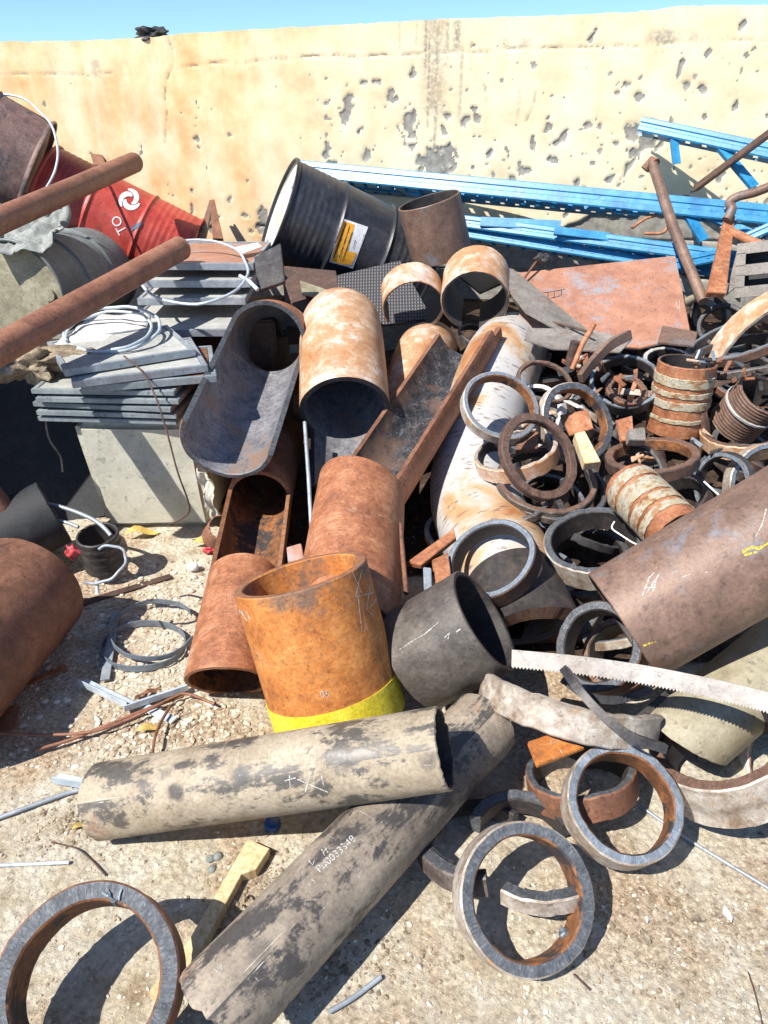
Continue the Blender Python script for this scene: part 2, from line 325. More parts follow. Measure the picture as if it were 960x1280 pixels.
def shell(path, R, t, ref, seg=64, ds=.04, keep=None, brk=(), jag=0.0, ch=.003, rfun=None, warp=0.0, obl=None, obl0=None):
    """tube wall with real thickness; keep(s,theta_deg) removes cells (windows, arcs). slots: 0 outer 1 inner 2 cut"""
    L, at = frames(path, ref)
    org = Vector(path[0])
    Ss = {0., L}
    ch = min(ch, L * .2, t * .3)
    if ch > 0: Ss |= {ch, L - ch}
    nst = max(2, int(L / ds)); Ss |= {L * i / nst for i in range(nst + 1)}; Ss |= set(brk)
    Ss = sorted(x for x in Ss if 0 <= x <= L); S2 = [Ss[0]]
    for x in Ss[1:]:
        if x - S2[-1] > 5e-4: S2.append(x)
    S2[-1] = L
    sd_ = random.random() * 50
    V = []; UVo = []
    for i, s in enumerate(S2):
        p, T, N = at(s); B = N.cross(T)
        end = (s < 1e-6 or s > L - 1e-6)
        for j in range(seg):
            th = 2 * math.pi * j / seg
            dr = N * math.cos(th) + B * math.sin(th)
            ro = R + (rfun(s) if rfun else 0); ri = R - t
            if end and ch > 0: ro -= ch; ri += ch
            if warp: ro2 = warp * noise.noise(Vector((dr.x * 1.5 + sd_, dr.y * 1.5, dr.z * 1.5 + s * 2))); ro += ro2; ri += ro2
            off = T * (jag * (.7 * noise.noise(dr * 6 + Vector((sd_, s, 0))) + .5 * noise.noise(dr * 22 + Vector((sd_, s, 0))))) if (jag and (s < ch * 1.5 or s > L - ch * 1.5)) else Vector()
            if obl0 and s < .1: off = off - T * (obl0.dot(dr) * R * (.1 - s) / .1)
            if obl and s > L - .1: off = off + T * (obl.dot(dr) * R * (s - L + .1) / .1)
            V.append(p + dr * ro + off - org); V.append(p + dr * ri + off - org)
    def io(i, j, k): return (i * seg + j % seg) * 2 + k
    n = len(S2) - 1; K = [[True] * seg for _ in range(n)]
    if keep:
        for i in range(n):
            for j in range(seg):
                th = math.degrees(2 * math.pi * (j + .5) / seg); th = th - 360 if th > 180 else th
                K[i][j] = keep((S2[i] + S2[i + 1]) / 2, th)
    Fc = []; mi = []; uv = []
    def U(i, j): return (j / seg * 2 * math.pi * R, S2[i])
    for i in range(n):
        for j in range(seg):
            if not K[i][j]: continue
            q = (U(i, j), U(i, j + 1), U(i + 1, j + 1), U(i + 1, j))
            Fc.append((io(i, j, 0), io(i, j + 1, 0), io(i + 1, j + 1, 0), io(i + 1, j, 0))); mi.append(0); uv += q
            Fc.append((io(i, j, 1), io(i + 1, j, 1), io(i + 1, j + 1, 1), io(i, j + 1, 1))); mi.append(1); uv += (q[0], q[3], q[2], q[1])
            for (cond, a, b, kind) in ((i == 0 or not K[i - 1][j], (i, j), (i, j + 1), 0), (i == n - 1 or not K[i + 1][j], (i + 1, j + 1), (i + 1, j), 0),
                                       (not K[i][j - 1], (i + 1, j), (i, j), 1), (not K[i][(j + 1) % seg], (i, j + 1), (i + 1, j + 1), 1)):
                if cond:
                    Fc.append((io(*a, 0), io(*a, 1), io(*b, 1), io(*b, 0))); mi.append(2)
                    ua = U(*a)[0] if kind == 0 else U(*a)[1]; ub = U(*b)[0] if kind == 0 else U(*b)[1]
                    uv += ((ua, 0), (ua, t), (ub, t), (ub, 0))
    used = sorted({x for f in Fc for x in f}); rm = {x: i for i, x in enumerate(used)}
    me = bpy.data.meshes.new('shell'); me.from_pydata([V[x] for x in used], [], [tuple(rm[x] for x in f) for f in Fc])
    me.polygons.foreach_set('material_index', mi)
    ul = me.uv_layers.new(name='UVMap'); ul.data.foreach_set('uv', [c for p in uv for c in p])
    recalc(me); finish(me)
    return me, org
# circle whose picture is the ellipse (u, v, a, b, tilt direction phi)
def conic(c, e1, e2, R):
    def pr(p): q = (p.dot(RIGHT), -p.dot(UP), p.dot(FWD)); return q
    Hm = np.array([[e1.dot(RIGHT) * R, e2.dot(RIGHT) * R, c.dot(RIGHT)], [e1.dot(UP) * R, e2.dot(UP) * R, c.dot(UP)], [e1.dot(FWD) * R, e2.dot(FWD) * R, c.dot(FWD)]])
    Hi = np.linalg.inv(Hm); C = Hi.T @ np.diag([1, 1, -1.]) @ Hi
    A = C[:2, :2]; b = C[:2, 2]; x0 = -np.linalg.solve(A, b); k = C[2, 2] + b @ x0
    ev, vec = np.linalg.eigh(A / -k)
    if ev[0] <= 0: return None
    a, bb = 1 / math.sqrt(ev[0]), 1 / math.sqrt(ev[1])
    return x0, a, bb, vec[:, 1]
def fitcirc(u, v, a, b, phi, R):
    tx, ty, ta, tb = (u - 480) / F, (640 - v) / F, a / F, b / F
    m = (math.cos(R_(phi)), math.sin(R_(phi)))
    def tgt(a, b, x): # symmetric matrix parametrisation of ellipse covariance
        x = np.array(x) / np.linalg.norm(x); y = np.array((-x[1], x[0])); return a * a * np.outer(y, y) + b * b * np.outer(x, x)
    Q = tgt(ta, tb, m)
    d = R / ta; vd = (FWD + RIGHT * tx + UP * ty); c = vd * d
    cosT = min(.999, b / a); sinT = math.sqrt(1 - cosT ** 2)
    tc = -vd.normalized(); im = RIGHT * m[0] + UP * m[1]; im = (im - tc * im.dot(tc)).normalized()
    n = tc * cosT + im * sinT
    def basis(n):
        e1 = (RIGHT - n * n.dot(RIGHT)).normalized(); return e1, n.cross(e1)
    def res(p):
        cc = (FWD + RIGHT * p[0] + UP * p[1]) * p[2]; nn = (n + E1 * p[3] + E2 * p[4]).normalized(); e1, e2 = basis(nn)
        r = conic(cc, e1, e2, R)
        if r is None: return None
        q = tgt(r[1], r[2], r[3]); s = 1 / (ta * ta)
        return np.array([(r[0][0] - tx) / ta, (r[0][1] - ty) / ta, (q[0, 0] - Q[0, 0]) * s, (q[1, 1] - Q[1, 1]) * s, (q[0, 1] - Q[0, 1]) * s])
    E1, E2 = basis(n); p = np.array([tx, ty, d, 0., 0.])
    for _ in range(12):
        r = res(p)
        if r is None: break
        if np.abs(r).max() < 1e-4: break
        J = np.zeros((5, 5)); bad = False
        for k in range(5):
            q = p.copy(); q[k] += 1e-4; rk = res(q)
            if rk is None: bad = True; break
            J[:, k] = (rk - r) / 1e-4
        if bad: break
        st = np.linalg.lstsq(J, -r, rcond=1e-3)[0]; st[3:] = np.clip(st[3:], -.15, .15); st[2] = np.clip(st[2], -.2, .2); p = p + st
    nn = (n + E1 * p[3] + E2 * p[4]).normalized()
    if nn.dot(tc) < 0.02: nn = (nn + tc * (.03 - nn.dot(tc))).normalized()
    return CAM + (FWD + RIGHT * p[0] + UP * p[1]) * p[2], nn
LOG = []
def ring(label, u, v, a, b, phi, R=None, z0=None, t=.17, L=.06, mats=('ring_side', 'inner_dark', 'cut_blue'), arc=None, cat='steel ring',
         name='steel_ring', group=None, jag=.0055, seg=84, rfun=None, ch=.004, warp=.004, keep=None, brk=(), parent=None):
    RR = R or .17
    for _ in range(5 if z0 is not None else 1):
        c, n = fitcirc(u, v, a, b, phi, RR); h = math.sqrt(max(0, 1 - n.z ** 2))
        zmin = min(c.z, c.z - n.z * L) - h * RR
        if z0 is not None: RR *= (H - z0) / (H - zmin)
    LOG.append((label[:40], round(RR, 3), round(zmin, 3), [round(x, 2) for x in c]))
    x = (RIGHT - n * n.dot(RIGHT)).normalized()
    if arc:
        a0, a1 = arc
        def keep(s, th): return ((th - a0) % 360) <= ((a1 - a0) % 360 or 360)
    me, org = shell([c, c - n * L], RR, RR * t, x, seg=seg, ds=max(.02, L / 6), keep=keep, jag=jag, ch=ch, rfun=rfun, warp=warp, brk=brk)
    o = link(name, me, mats, parent); o.location = org if not parent else org - parent.location
    if not parent: tag(o, label, cat, group)
    o['_R'] = RR
    del o['_R']
    return o
def pipe(label, path, R, t=.1, ref=None, mats=('rust_pipe', 'inner_dark', 'cut_rust'), cat='steel pipe', name='steel_pipe', group=None,
         keep=None, brk=(), jag=.003, smooth=0, rfun=None, seg=72, ds=.04, parent=None, warp=.002, ch=.003, cap=False, obl=None, obl0=None):
    if smooth: path = catmull(path, smooth)
    a = Vector(path[0]); b = Vector(path[-1]); T = (Vector(path[1]) - a).normalized()
    r = ref or (CAM - (a + b) / 2)
    LOG.append((label[:40], R, round(min(p[2] for p in path) - R, 3), [round(x, 2) for x in a], [round(x, 2) for x in b]))
    me, org = shell(path, R, R * t, r, keep=keep, brk=brk, jag=jag, rfun=rfun, seg=seg, ds=ds, warp=warp, ch=ch, obl=obl, obl0=obl0)
    o = link(name, me, mats, parent)
    o.location = org if not parent else org - parent.location
    if not parent: tag(o, label, cat, group)
    return o
def lathe(prof, seg=64):
    V = []; Fc = []; uv = []
    for r, z in prof:
        for j in range(seg):
            th = 2 * math.pi * j / seg; V.append((r * math.cos(th), r * math.sin(th), z))
    for i in range(len(prof) - 1):
        for j in range(seg):
            Fc.append((i * seg + j, i * seg + (j + 1) % seg, (i + 1) * seg + (j + 1) % seg, (i + 1) * seg + j))
            for a, b in ((j, i), (j + 1, i), (j + 1, i + 1), (j, i + 1)): uv += (a / seg * 6.28 * max(prof[b][0], .01), prof[b][1])
    me = bpy.data.meshes.new('lathe'); me.from_pydata(V, [], Fc)
    me.uv_layers.new(name='UVMap').data.foreach_set('uv', uv); recalc(me); finish(me, 50); return me
def frame_m(org, z, x=None):
    z = Vector(z).normalized(); x = Vector(x) if x is not None else (RIGHT if abs(z.x) < .9 else UP); x = (x - z * x.dot(z)).normalized(); y = z.cross(x)
    m = Matrix((x, y, z)).transposed().to_4x4(); m.translation = org; return m
def drum(label, A, B, R=.29, body='drum_grey', head='drum_grey', dents=0.0, ribs=1.0):
    """A,B centres of the two ends; hoops at the thirds, ribs near ends"""
    A = Vector(A); B = Vector(B); Ln = (B - A).length
    e = bpy.data.objects.new('oil_drum', None); COL.objects.link(e); e.matrix_world = frame_m(A, B - A); tag(e, label, 'oil drum')
    prof = []
    N = 120
    for i in range(N + 1):
        z = Ln * i / N; f = z / Ln; r = R - .008
        for h in (1 / 3, 2 / 3): r += .011 * math.exp(-((f - h) / .010) ** 2)
        for q in (.06, .10, .14, .18, .22, .26): 
            for h in (q, 1 - q): r += .0028 * ribs * math.exp(-((f - h) / .010) ** 2)
        prof.append((r, z))
    me = lathe(prof)
    if dents:
        for vtx in me.vertices:
            k = dents * noise.noise(vtx.co * 3.1 + Vector((R * 40, 0, 0))); rr = Vector((vtx.co.x, vtx.co.y, 0)); 
            if rr.length > .1: vtx.co += rr.normalized() * (k - abs(dents) * .3)
    link('drum_body', me, body, e)
    for zz, s in ((0, 1), (Ln, -1)):
        me = lathe([(.0005, zz + s * .018), (R * .5, zz + s * .018), (R - .03, zz + s * .018), (R - .012, zz + s * .02), (R - .006, zz + s * .002)]); link('drum_head', me, head, e)
        me = lathe([(R - .010, zz + s * .012), (R - .009, zz - s * .004), (R - .002, zz - s * .007), (R + .003, zz - s * .003), (R + .003, zz + s * .010), (R - .004, zz + s * .016)]); link('rim', me, body, e)
        for (bx, by, br) in ((R * .68, 0, .032), (-R * .68, 0, .018)):
            me = lathe([(.0005, zz + s * .004), (br, zz + s * .004), (br, zz + s * .0175)], 20); o = link('bung', me, head, e); o.location = (bx, by, 0)
    return e
def tubem(path, r, seg=10, close=False):
    L, at = frames(path, Vector((.3, .2, 1)) if abs((Vector(path[1]) - Vector(path[0])).normalized().z) < .9 else RIGHT)
    V = []; Fc = []; org = Vector(path[0]); n = len(path); uv = []
    Ls = [0.]
    for a, b in zip(path, path[1:]): Ls.append(Ls[-1] + (Vector(b) - Vector(a)).length)
    for i in range(n):
        p, T, N = at(Ls[i]); B = N.cross(T); rr = r(Ls[i] / L) if callable(r) else r
        for j in range(seg):
            th = 6.28318 * j / seg; V.append(p + (N * math.cos(th) + B * math.sin(th)) * rr - org)
    for i in range(n - 1):
        for j in range(seg):
            Fc.append((i * seg + j, i * seg + (j + 1) % seg, (i + 1) * seg + (j + 1) % seg, (i + 1) * seg + j))
    Fc.append(tuple(range(seg))); Fc.append(tuple((n - 1) * seg + j for j in range(seg)))
    me = bpy.data.meshes.new('tube'); me.from_pydata(V, [], Fc); recalc(me); finish(me, 50); return me, org
def tube(label, path, r, mat, cat, name, group=None, smooth=0, seg=10, parent=None):
    if smooth: path = catmull(path, smooth)
    me, org = tubem(path, r, seg); o = link(name, me, mat, parent); o.location = org if not parent else org - parent.location
    if not parent: tag(o, label, cat, group)
    return o
def ribbon(label, path, wdir, w, th, mat, cat, name, group=None, smooth=0, parent=None, teeth=0, bow=0.0):
    """flat strip of width w along wdir, thickness th"""
    if smooth: path = catmull(path, smooth)
    P = [Vector(p) for p in path]; org = P[0]; n = len(P); V = []; Fc = []
    for i, p in enumerate(P):
        T = (P[min(i + 1, n - 1)] - P[max(i - 1, 0)]).normalized()
        wd = wdir(i / (n - 1)) if callable(wdir) else Vector(wdir); wd = (wd - T * wd.dot(T)).normalized(); nn = T.cross(wd)
        w2 = w + (teeth * (1 if i % 2 else -1) * .5 if teeth else 0)
        for a, b in ((0, -1), (w2, -1), (w2, 1), (0, 1)): V.append(p + wd * a + nn * b * th / 2 - org)
    for i in range(n - 1):
        for j in range(4): Fc.append((i * 4 + j, i * 4 + (j + 1) % 4, (i + 1) * 4 + (j + 1) % 4, (i + 1) * 4 + j))
    Fc += [(0, 1, 2, 3), ((n - 1) * 4 + 3, (n - 1) * 4 + 2, (n - 1) * 4 + 1, (n - 1) * 4)]
    me = bpy.data.meshes.new('ribbon'); me.from_pydata(V, [], Fc); recalc(me); finish(me, 30)
    o = link(name, me, mat, parent); o.location = org if not parent else org - parent.location
    if not parent: tag(o, label, cat, group)
    return o
def plate(label, pts, th, mat, cat='steel plate', name='steel_plate', group=None, bev=.002, parent=None, nrm=None, div=0, bend=0):
    """polygon plate through 3D points (roughly planar), thickness th"""
    P = [Vector(p) for p in pts]; c = sum(P, Vector()) / len(P)
    n = Vector(); 
    for a, b in zip(P, P[1:] + P[:1]): n += (a - c).cross(b - c)
    n.normalize()
    if n.dot(CAM - c) < 0: n = -n
    bm = bmesh.new(); top = [bm.verts.new(p - n * (p - c).dot(n) - c) for p in P]; bot = [bm.verts.new(v.co - n * th) for v in top]
    bm.faces.new(top); bm.faces.new(bot[::-1]); k = len(P)
    for i in range(k): bm.faces.new((top[i], bot[i], bot[(i + 1) % k], top[(i + 1) % k]))
    bmesh.ops.recalc_face_normals(bm, faces=bm.faces)
    if bev: bmesh.ops.bevel(bm, geom=bm.edges[:], offset=min(bev, th * .35), segments=2, affect='EDGES')
    me = bpy.data.meshes.new('plate'); bm.to_mesh(me); bm.free(); finish(me, 40)
    o = link(name, me, mat, parent); o.location = c if not parent else c - parent.location
    if not parent: tag(o, label, cat, group)
    return o
def pix_plate(label, pix, th, mat, **k): return plate(label, [P3(*q) for q in pix], th, mat, **k)
def box_bm(bm, c, s, m=None, rot=None):
    r = bmesh.ops.create_cube(bm, size=1); M4 = Matrix.Translation(c) @ (rot or Matrix()) @ Matrix.Diagonal((*s, 1)); bmesh.ops.transform(bm, matrix=M4, verts=r['verts'])
    if m is not None:
        for f in {f for v in r['verts'] for f in v.link_faces}: f.material_index = m
    return r['verts']
def bm_obj(name, bm, mats, parent=None, bev=0, ang=35):
    bmesh.ops.recalc_face_normals(bm, faces=bm.faces)
    if bev: bmesh.ops.bevel(bm, geom=bm.edges[:], offset=bev, segments=2, affect='EDGES')
    me = bpy.data.meshes.new(name); bm.to_mesh(me); bm.free(); finish(me, ang); return link(name, me, mats, parent)
# marks and lettering laid on a real surface: photographed stroke positions are projected onto the thing they are painted on
def surf(objs):
    bpy.context.view_layer.update(); res = []
    for o in objs:
        mw = o.matrix_world; vs = [mw @ v.co for v in o.data.vertices]; res.append(BVHTree.FromPolygons(vs, [tuple(p.vertices) for p in o.data.polygons]))
    return res
def decal(target, tris_px, mat, name, off=.0012, th=0):
    bv = surf([target])[0]; V = []; cache = []
    for (u, v) in tris_px[0]:
        h = bv.ray_cast(CAM, ray(u, v).normalized())
        if h[0] is None: V.append(None); continue
        n = h[1] if h[1].dot(CAM - h[0]) > 0 else -h[1]; V.append(h[0] + n * off)
    Fc = [f for f in tris_px[1] if all(V[i] is not None for i in f)]
    idx = sorted({i for f in Fc for i in f}); rm = {a: b for b, a in enumerate(idx)}
    if not idx: return None
    mw = target.matrix_world.inverted()
    me = bpy.data.meshes.new(name); me.from_pydata([mw @ V[i] for i in idx], [], [tuple(rm[i] for i in f) for f in Fc])
    return link(name, me, mat, target)
def strokes(lines, w):
    V = []; Fc = []
    for ln in lines:
        pts = [Vector(p) for p in ln]; q = []
        for a, b in zip(pts, pts[1:]):
            k = max(1, int((b - a).length / 4)); q += [a.lerp(b, i / k) for i in range(k)]
        q.append(pts[-1]); base = len(V)
        for i, p in enumerate(q):
            T = (q[min(i + 1, len(q) - 1)] - q[max(i - 1, 0)]).normalized(); N = Vector((-T.y, T.x)); ww = w * (.35 + .65 * random.random())
            V += [tuple(p + N * ww / 2), tuple(p - N * ww / 2)]
        for i in range(len(q) - 1): Fc.append((base + 2 * i, base + 2 * i + 1, base + 2 * i + 3, base + 2 * i + 2))
    return V, Fc
def text_px(body, u, v, size, ang, sx=1.0):
    cu = bpy.data.curves.new('t', 'FONT'); cu.body = body; cu.size = size; cu.align_x = 'CENTER'; cu.align_y = 'CENTER'; cu.resolution_u = 3
    o = bpy.data.objects.new('t', cu); COL.objects.link(o); bpy.context.view_layer.update()
    me = bpy.data.meshes.new_from_object(o.evaluated_get(bpy.context.evaluated_depsgraph_get()))
    bm = bmesh.new(); bm.from_mesh(me); bmesh.ops.triangulate(bm, faces=bm.faces)
    bm.verts.ensure_lookup_table(); c, s = math.cos(R_(ang)), math.sin(R_(ang))
    V = [(u + (x.co.x * sx * c - x.co.y * s), v - (x.co.x * sx * s + x.co.y * c)) for x in bm.verts]; Fc = [tuple(y.index for y in f.verts) for f in bm.faces]
    bm.free(); bpy.data.objects.remove(o); bpy.data.curves.remove(cu); bpy.data.meshes.remove(me); return V, Fc
def ss(x, a, b):
    t = min(1, max(0, (x - a) / (b - a))); return t * t * (3 - 2 * t)
# ================================================================== SETTING
def gh(x, y):
    h = .012 * noise.noise(Vector((x * 1.3, y * 1.3, 0))) + .006 * noise.noise(Vector((x * 9, y * 9, 3))) + .004 * noise.noise(Vector((x * 28, y * 28, 7)))
    m = .24 * ss(y, 2.0, 2.9) * ss(x, .10, .55) + .16 * ss(y, 2.9, 3.8) * ss(x, -.1, .5) + .06 * ss(y, 2.4, 3.4) * ss(x, -.7, -.2)
    return h + m * (1 + .15 * noise.noise(Vector((x * 4, y * 4, 11))))
def lines(segs):
    out = []
    for a, b, st in segs:
        n = max(1, round((b - a) / st)); out += [a + (b - a) * i / n for i in range(n)]
    out.append(segs[-1][1]); return out
xs = lines([(-300, -20, 70), (-20, -3, 2), (-3, -1.5, .1), (-1.5, 1.4, .017), (1.4, 3, .1), (3, 20, 2), (20, 300, 70)])
ys = lines([(-300, -10, 70), (-10, .3, .6), (.3, 2.6, .017), (2.6, 5.6, .06), (5.6, 20, 2), (20, 400, 70)])
V = [(x, y, gh(x, y) if (-4 < x < 4 and 0 < y < 6) else 0) for y in ys for x in xs]
nx = len(xs); Fc = [(j * nx + i, j * nx + i + 1, (j + 1) * nx + i + 1, (j + 1) * nx + i) for j in range(len(ys) - 1) for i in range(nx - 1)]
me = bpy.data.meshes.new('ground'); me.from_pydata(V, [], Fc); me.polygons.foreach_set('use_smooth', [True] * len(me.polygons))
at = me.attributes.new('soil', 'FLOAT', 'POINT')  # where ground is rusty and painted dark so gaps under the pile look shaded
def soil_shadef(x, y):
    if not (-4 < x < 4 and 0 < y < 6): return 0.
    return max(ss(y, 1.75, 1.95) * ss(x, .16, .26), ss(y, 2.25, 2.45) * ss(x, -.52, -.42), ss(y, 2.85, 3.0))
at.data.foreach_set('value', [soil_shadef(v[0], v[1]) for v in V])
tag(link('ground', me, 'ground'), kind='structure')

# gravel: one object, many little stones
def scatter_rocks(n, pick, smin, smax, name, mat, label, cat):
    bm = bmesh.new(); bmesh.ops.create_icosphere(bm, subdivisions=1, radius=1); bv = np.array([v.co[:] for v in bm.verts]); bf = np.array([[v.index for v in f.verts] for f in bm.faces]); bm.free()
    VV = []; FF = []; tone = []
    for i in range(n):
        x, y = pick(); s = smin + (smax - smin) * rng.rand() ** 2.5
        q = bv * (1 + .35 * (rng.rand(len(bv), 1) - .5)) * np.array([s * (.7 + .8 * rng.rand()), s * (.6 + .6 * rng.rand()), s * (.35 + .4 * rng.rand())])
        a = rng.rand() * 6.28; ca, sa = math.cos(a), math.sin(a); q = np.stack([q[:, 0] * ca - q[:, 1] * sa, q[:, 0] * sa + q[:, 1] * ca, q[:, 2]], 1)
        q += np.array([x, y, gh(x, y) + s * .15]); VV.append(q); FF.append(bf + i * len(bv)); tone += [rng.rand()] * len(bv)
    me = bpy.data.meshes.new(name); me.from_pydata(np.concatenate(VV).tolist(), [], np.concatenate(FF).tolist())
    at = me.attributes.new('tone', 'FLOAT', 'POINT'); at.data.foreach_set('value', tone)
    return tag(link(name, me, mat), label, cat, kind='stuff')
def pick1():
    while True:
        u = rng.uniform(-60, 1020); v = rng.uniform(640, 1330); p = PZ(u, v, 0)
        dens = .25
        if u < 330 and v < 960: dens = 1.0
        if u > 650 and v > 1100: dens = .5
        if rng.rand() < dens: return p.x, p.y
scatter_rocks(5000, pick1, .0018, .006, 'gravel', 'gravel', 'small pale stones and crumbs of concrete strewn over the ground', 'gravel')
def pick2():
    u = rng.uniform(120, 300) if rng.rand() < .6 else rng.uniform(-30, 330); v = rng.uniform(700, 960); p = PZ(u, v, 0); return p.x, p.y
scatter_rocks(1500, pick2, .004, .013, 'gravel', 'gravel', 'thicker patch of pale gravel around the steel strips left of the upright orange pipe', 'gravel')

# wall
YL, YR = 5.5, 4.5; XL, XR = -3.9, 3.3
WO = Vector((-2.78, YL, 0)); WX = (Vector((2.26, YR, 0)) - WO).normalized(); WN = Vector((-WX.y * -1, -WX.x, 0)) ; WN = Vector((WX.y, -WX.x, 0))
def wall_st(u, v):
    r = ray(u, v); k = (WO - CAM).dot(WN) / r.dot(WN); p = CAM + r * k; return (p - WO).dot(WX), p.z
def topz(s):
    # the wall's own crest follows the slightly uneven line the photograph shows
    best = None
    for (u0, v0), (u1, v1) in zip(TOPS, TOPS[1:]):
        if u0[0] <= s <= u1[0] if False else (u0 <= s <= u1): return v0 + (v1 - v0) * (s - u0) / (u1 - u0)
    return TOPS[0][1] if s < TOPS[0][0] else TOPS[-1][1]
_tp = [wall_st(u, v) for u, v in ((0, 52), (100, 51), (200, 46), (225, 42), (330, 36), (480, 28), (570, 23), (700, 19), (790, 15), (860, 7), (960, 6))]
TOPS = [(s, z) for s, z in _tp]
chips = []
def chip(u, v, w, h, rot=0, dep=.008): s, z = wall_st(u, v); k = 5.4 / F; chips.append((s, z, w * k / 2, h * k / 2, rot, dep))
for c in ((433, 137, 12, 30, -15), (487, 120, 9, 14, -20), (512, 160, 22, 32, 0), (547, 203, 46, 34, 20), (582, 153, 14, 10, 30), (516, 90, 6, 14, 0), (470, 102, 12, 5, 0), (455, 102, 8, 5, 0), (246, 173, 8, 7, 30),
          (287, 169, 7, 4, 0), (410, 186, 8, 20, -15), (457, 193, 12, 18, -25), (414, 204, 14, 6, 0), (447, 164, 7, 8, -30), (407, 129, 8, 4, 0), (703, 173, 8, 22, -45), (685, 160, 7, 12, -40), (655, 214, 14, 8, 10),
          (690, 200, 14, 7, 0), (613, 190, 6, 12, -30), (785, 210, 6, 18, -20), (792, 164, 14, 14, 0), (812, 178, 30, 12, -20), (795, 190, 12, 10, 0), (741, 45, 5, 14, -25), (860, 105, 8, 10, 20), (878, 110, 10, 7, -30),
          (852, 83, 5, 16, -10), (593, 137, 6, 8, -30), (560, 147, 8, 8, -40), (555, 165, 8, 10, 0), (597, 148, 8, 12, -30), (785, 105, 8, 6, 0), (797, 122, 14, 8, 30), (772, 118, 6, 6, 0), (590, 58, 6, 8, -30), (928, 32, 6, 10, -30),
          (666, 176, 6, 16, 0), (735, 157, 8, 5, 20), (770, 178, 8, 6, 0), (640, 224, 12, 6, 0), (920, 130, 5, 12, 0), (900, 220, 8, 12, -10), (720, 230, 8, 9, 0), (765, 222, 9, 12, -30)):
    chip(*c)
for i in range(270):
    u = rng.uniform(380, 1000) if rng.rand() < .88 else rng.uniform(0, 380); v = 40 + 230 * rng.rand() ** .6
    if u < 560 and v < 90: continue
    w_ = 1.8 + 4 * rng.rand() ** 4; chip(u, v, w_, w_ * (.5 + 1.5 * rng.rand()), -60 + 80 * rng.rand(), .002 + .005 * rng.rand())
for c in ((240, 262, 8, 14), (270, 272, 10, 6), (265, 285, 8, 20), (240, 240, 5, 12), (205, 275, 7, 5), (330, 275, 12, 26), (327, 285, 16, 14), (307, 270, 10, 6), (315, 290, 8, 6)): chip(*c)
st = .0105; s0, s1 = (Vector((XL, 0, 0)) - WO).dot(WX) * .6 - .1, 6.2
ns = int((s1 - s0) / st); nz = 175
bot = [(wall_st(u, v)) for u, v in ((-400, 330), (250, 330), (330, 345), (420, 330), (470, 300), (575, 268), (600, 276), (690, 285), (750, 270), (850, 262), (1000, 290), (1300, 290))]
def botz(s):
    for (a, b), (c, d) in zip(bot, bot[1:]):
        if a <= s <= c: return b + (d - b) * (s - a) / (c - a)
    return bot[0][1] if s < bot[0][0] else bot[-1][1]
SS = np.linspace(s0, s1, ns); ZZ = np.linspace(0, 1, nz)
TZ = np.array([topz(s) + .006 * noise.noise(Vector((s * 9, 0, 5))) + .004 * noise.noise(Vector((s * 35, 2, 5))) for s in SS])
SG, TG = np.meshgrid(SS, ZZ); ZG = TG * TZ[None, :]
D = np.zeros_like(SG); MASK = np.zeros_like(SG)
for (cs, cz, w_, h_, rot, dep) in chips:
    m = (np.abs(SG - cs) < 2.0 * max(w_, h_) + .02) & (np.abs(ZG - cz) < 2.0 * max(w_, h_) + .02)
    if not m.any(): continue
    x = SG[m] - cs; z = ZG[m] - cz; c_, s_ = math.cos(R_(rot)), math.sin(R_(rot)); a = (x * c_ + z * s_) / w_; b = (-x * s_ + z * c_) / h_
    th = np.arctan2(b, a); ph = cs * 37 + cz * 11
    rr = np.sqrt(a * a + b * b)
    sel = rr < 1.9; nn = np.zeros_like(rr)
    nn[sel] = [noise.noise(Vector((p * 28, q * 28, ph))) + .6 * noise.noise(Vector((p * 70, q * 70, ph))) for p, q in zip((x[sel]).tolist(), (z[sel]).tolist())]
    f = np.clip((1.0 - rr + .75 * nn) / .3, 0, 1); D[m] = np.maximum(D[m], f * dep); MASK[m] = np.maximum(MASK[m], f)
BZ = np.array([botz(s) + .05 * noise.noise(Vector((s * 5, 1, 0))) + .03 * noise.noise(Vector((s * 17, 1, 0))) for s in SS])
f = np.clip((BZ[None, :] - ZG) / .012, 0, 1); D = np.maximum(D, f * .016); MASK = np.maximum(MASK, f)
lf = np.zeros_like(SG)
us = np.linspace(-200, 1160, 40); sw = [wall_st(u, 150)[0] for u in us]; wv = [max(0, min(1, (520 - u) / 260)) for u in us]
lf = np.interp(SG, sw, wv)
dr = np.zeros_like(SG)
for (u, va, vb, wd, k) in ((545, 25, 150, 26, .55), (533, 25, 100, 4, 1), (548, 30, 215, 3, 1), (538, 40, 165, 3, .9), (560, 28, 92, 3, .9), (572, 28, 70, 9, .8), (578, 60, 150, 3, .7), (521, 28, 60, 3, .5), (590, 50, 100, 3, .4), (500, 28, 66, 3, .4), (830, 40, 56, 30, .7), (657, 50, 64, 14, .5), (632, 50, 62, 10, .4), (868, 42, 56, 9, .4),
                          (118, 76, 100, 14, .5), (650, 110, 150, 4, .4), (608, 110, 130, 4, .3)):
    sa, za = wall_st(u, va); sb, zb = wall_st(u, vb); w_ = wd * 5.4 / F / 2
    x = np.abs(SG - sa) / w_; g = np.clip(1.3 - x, 0, 1) * np.clip((ZG - zb) / (.05 if vb - va > 40 else .02), 0, 1) * np.clip((za - ZG) / .02 + 1, 0, 1); dr = np.maximum(dr, g * k)
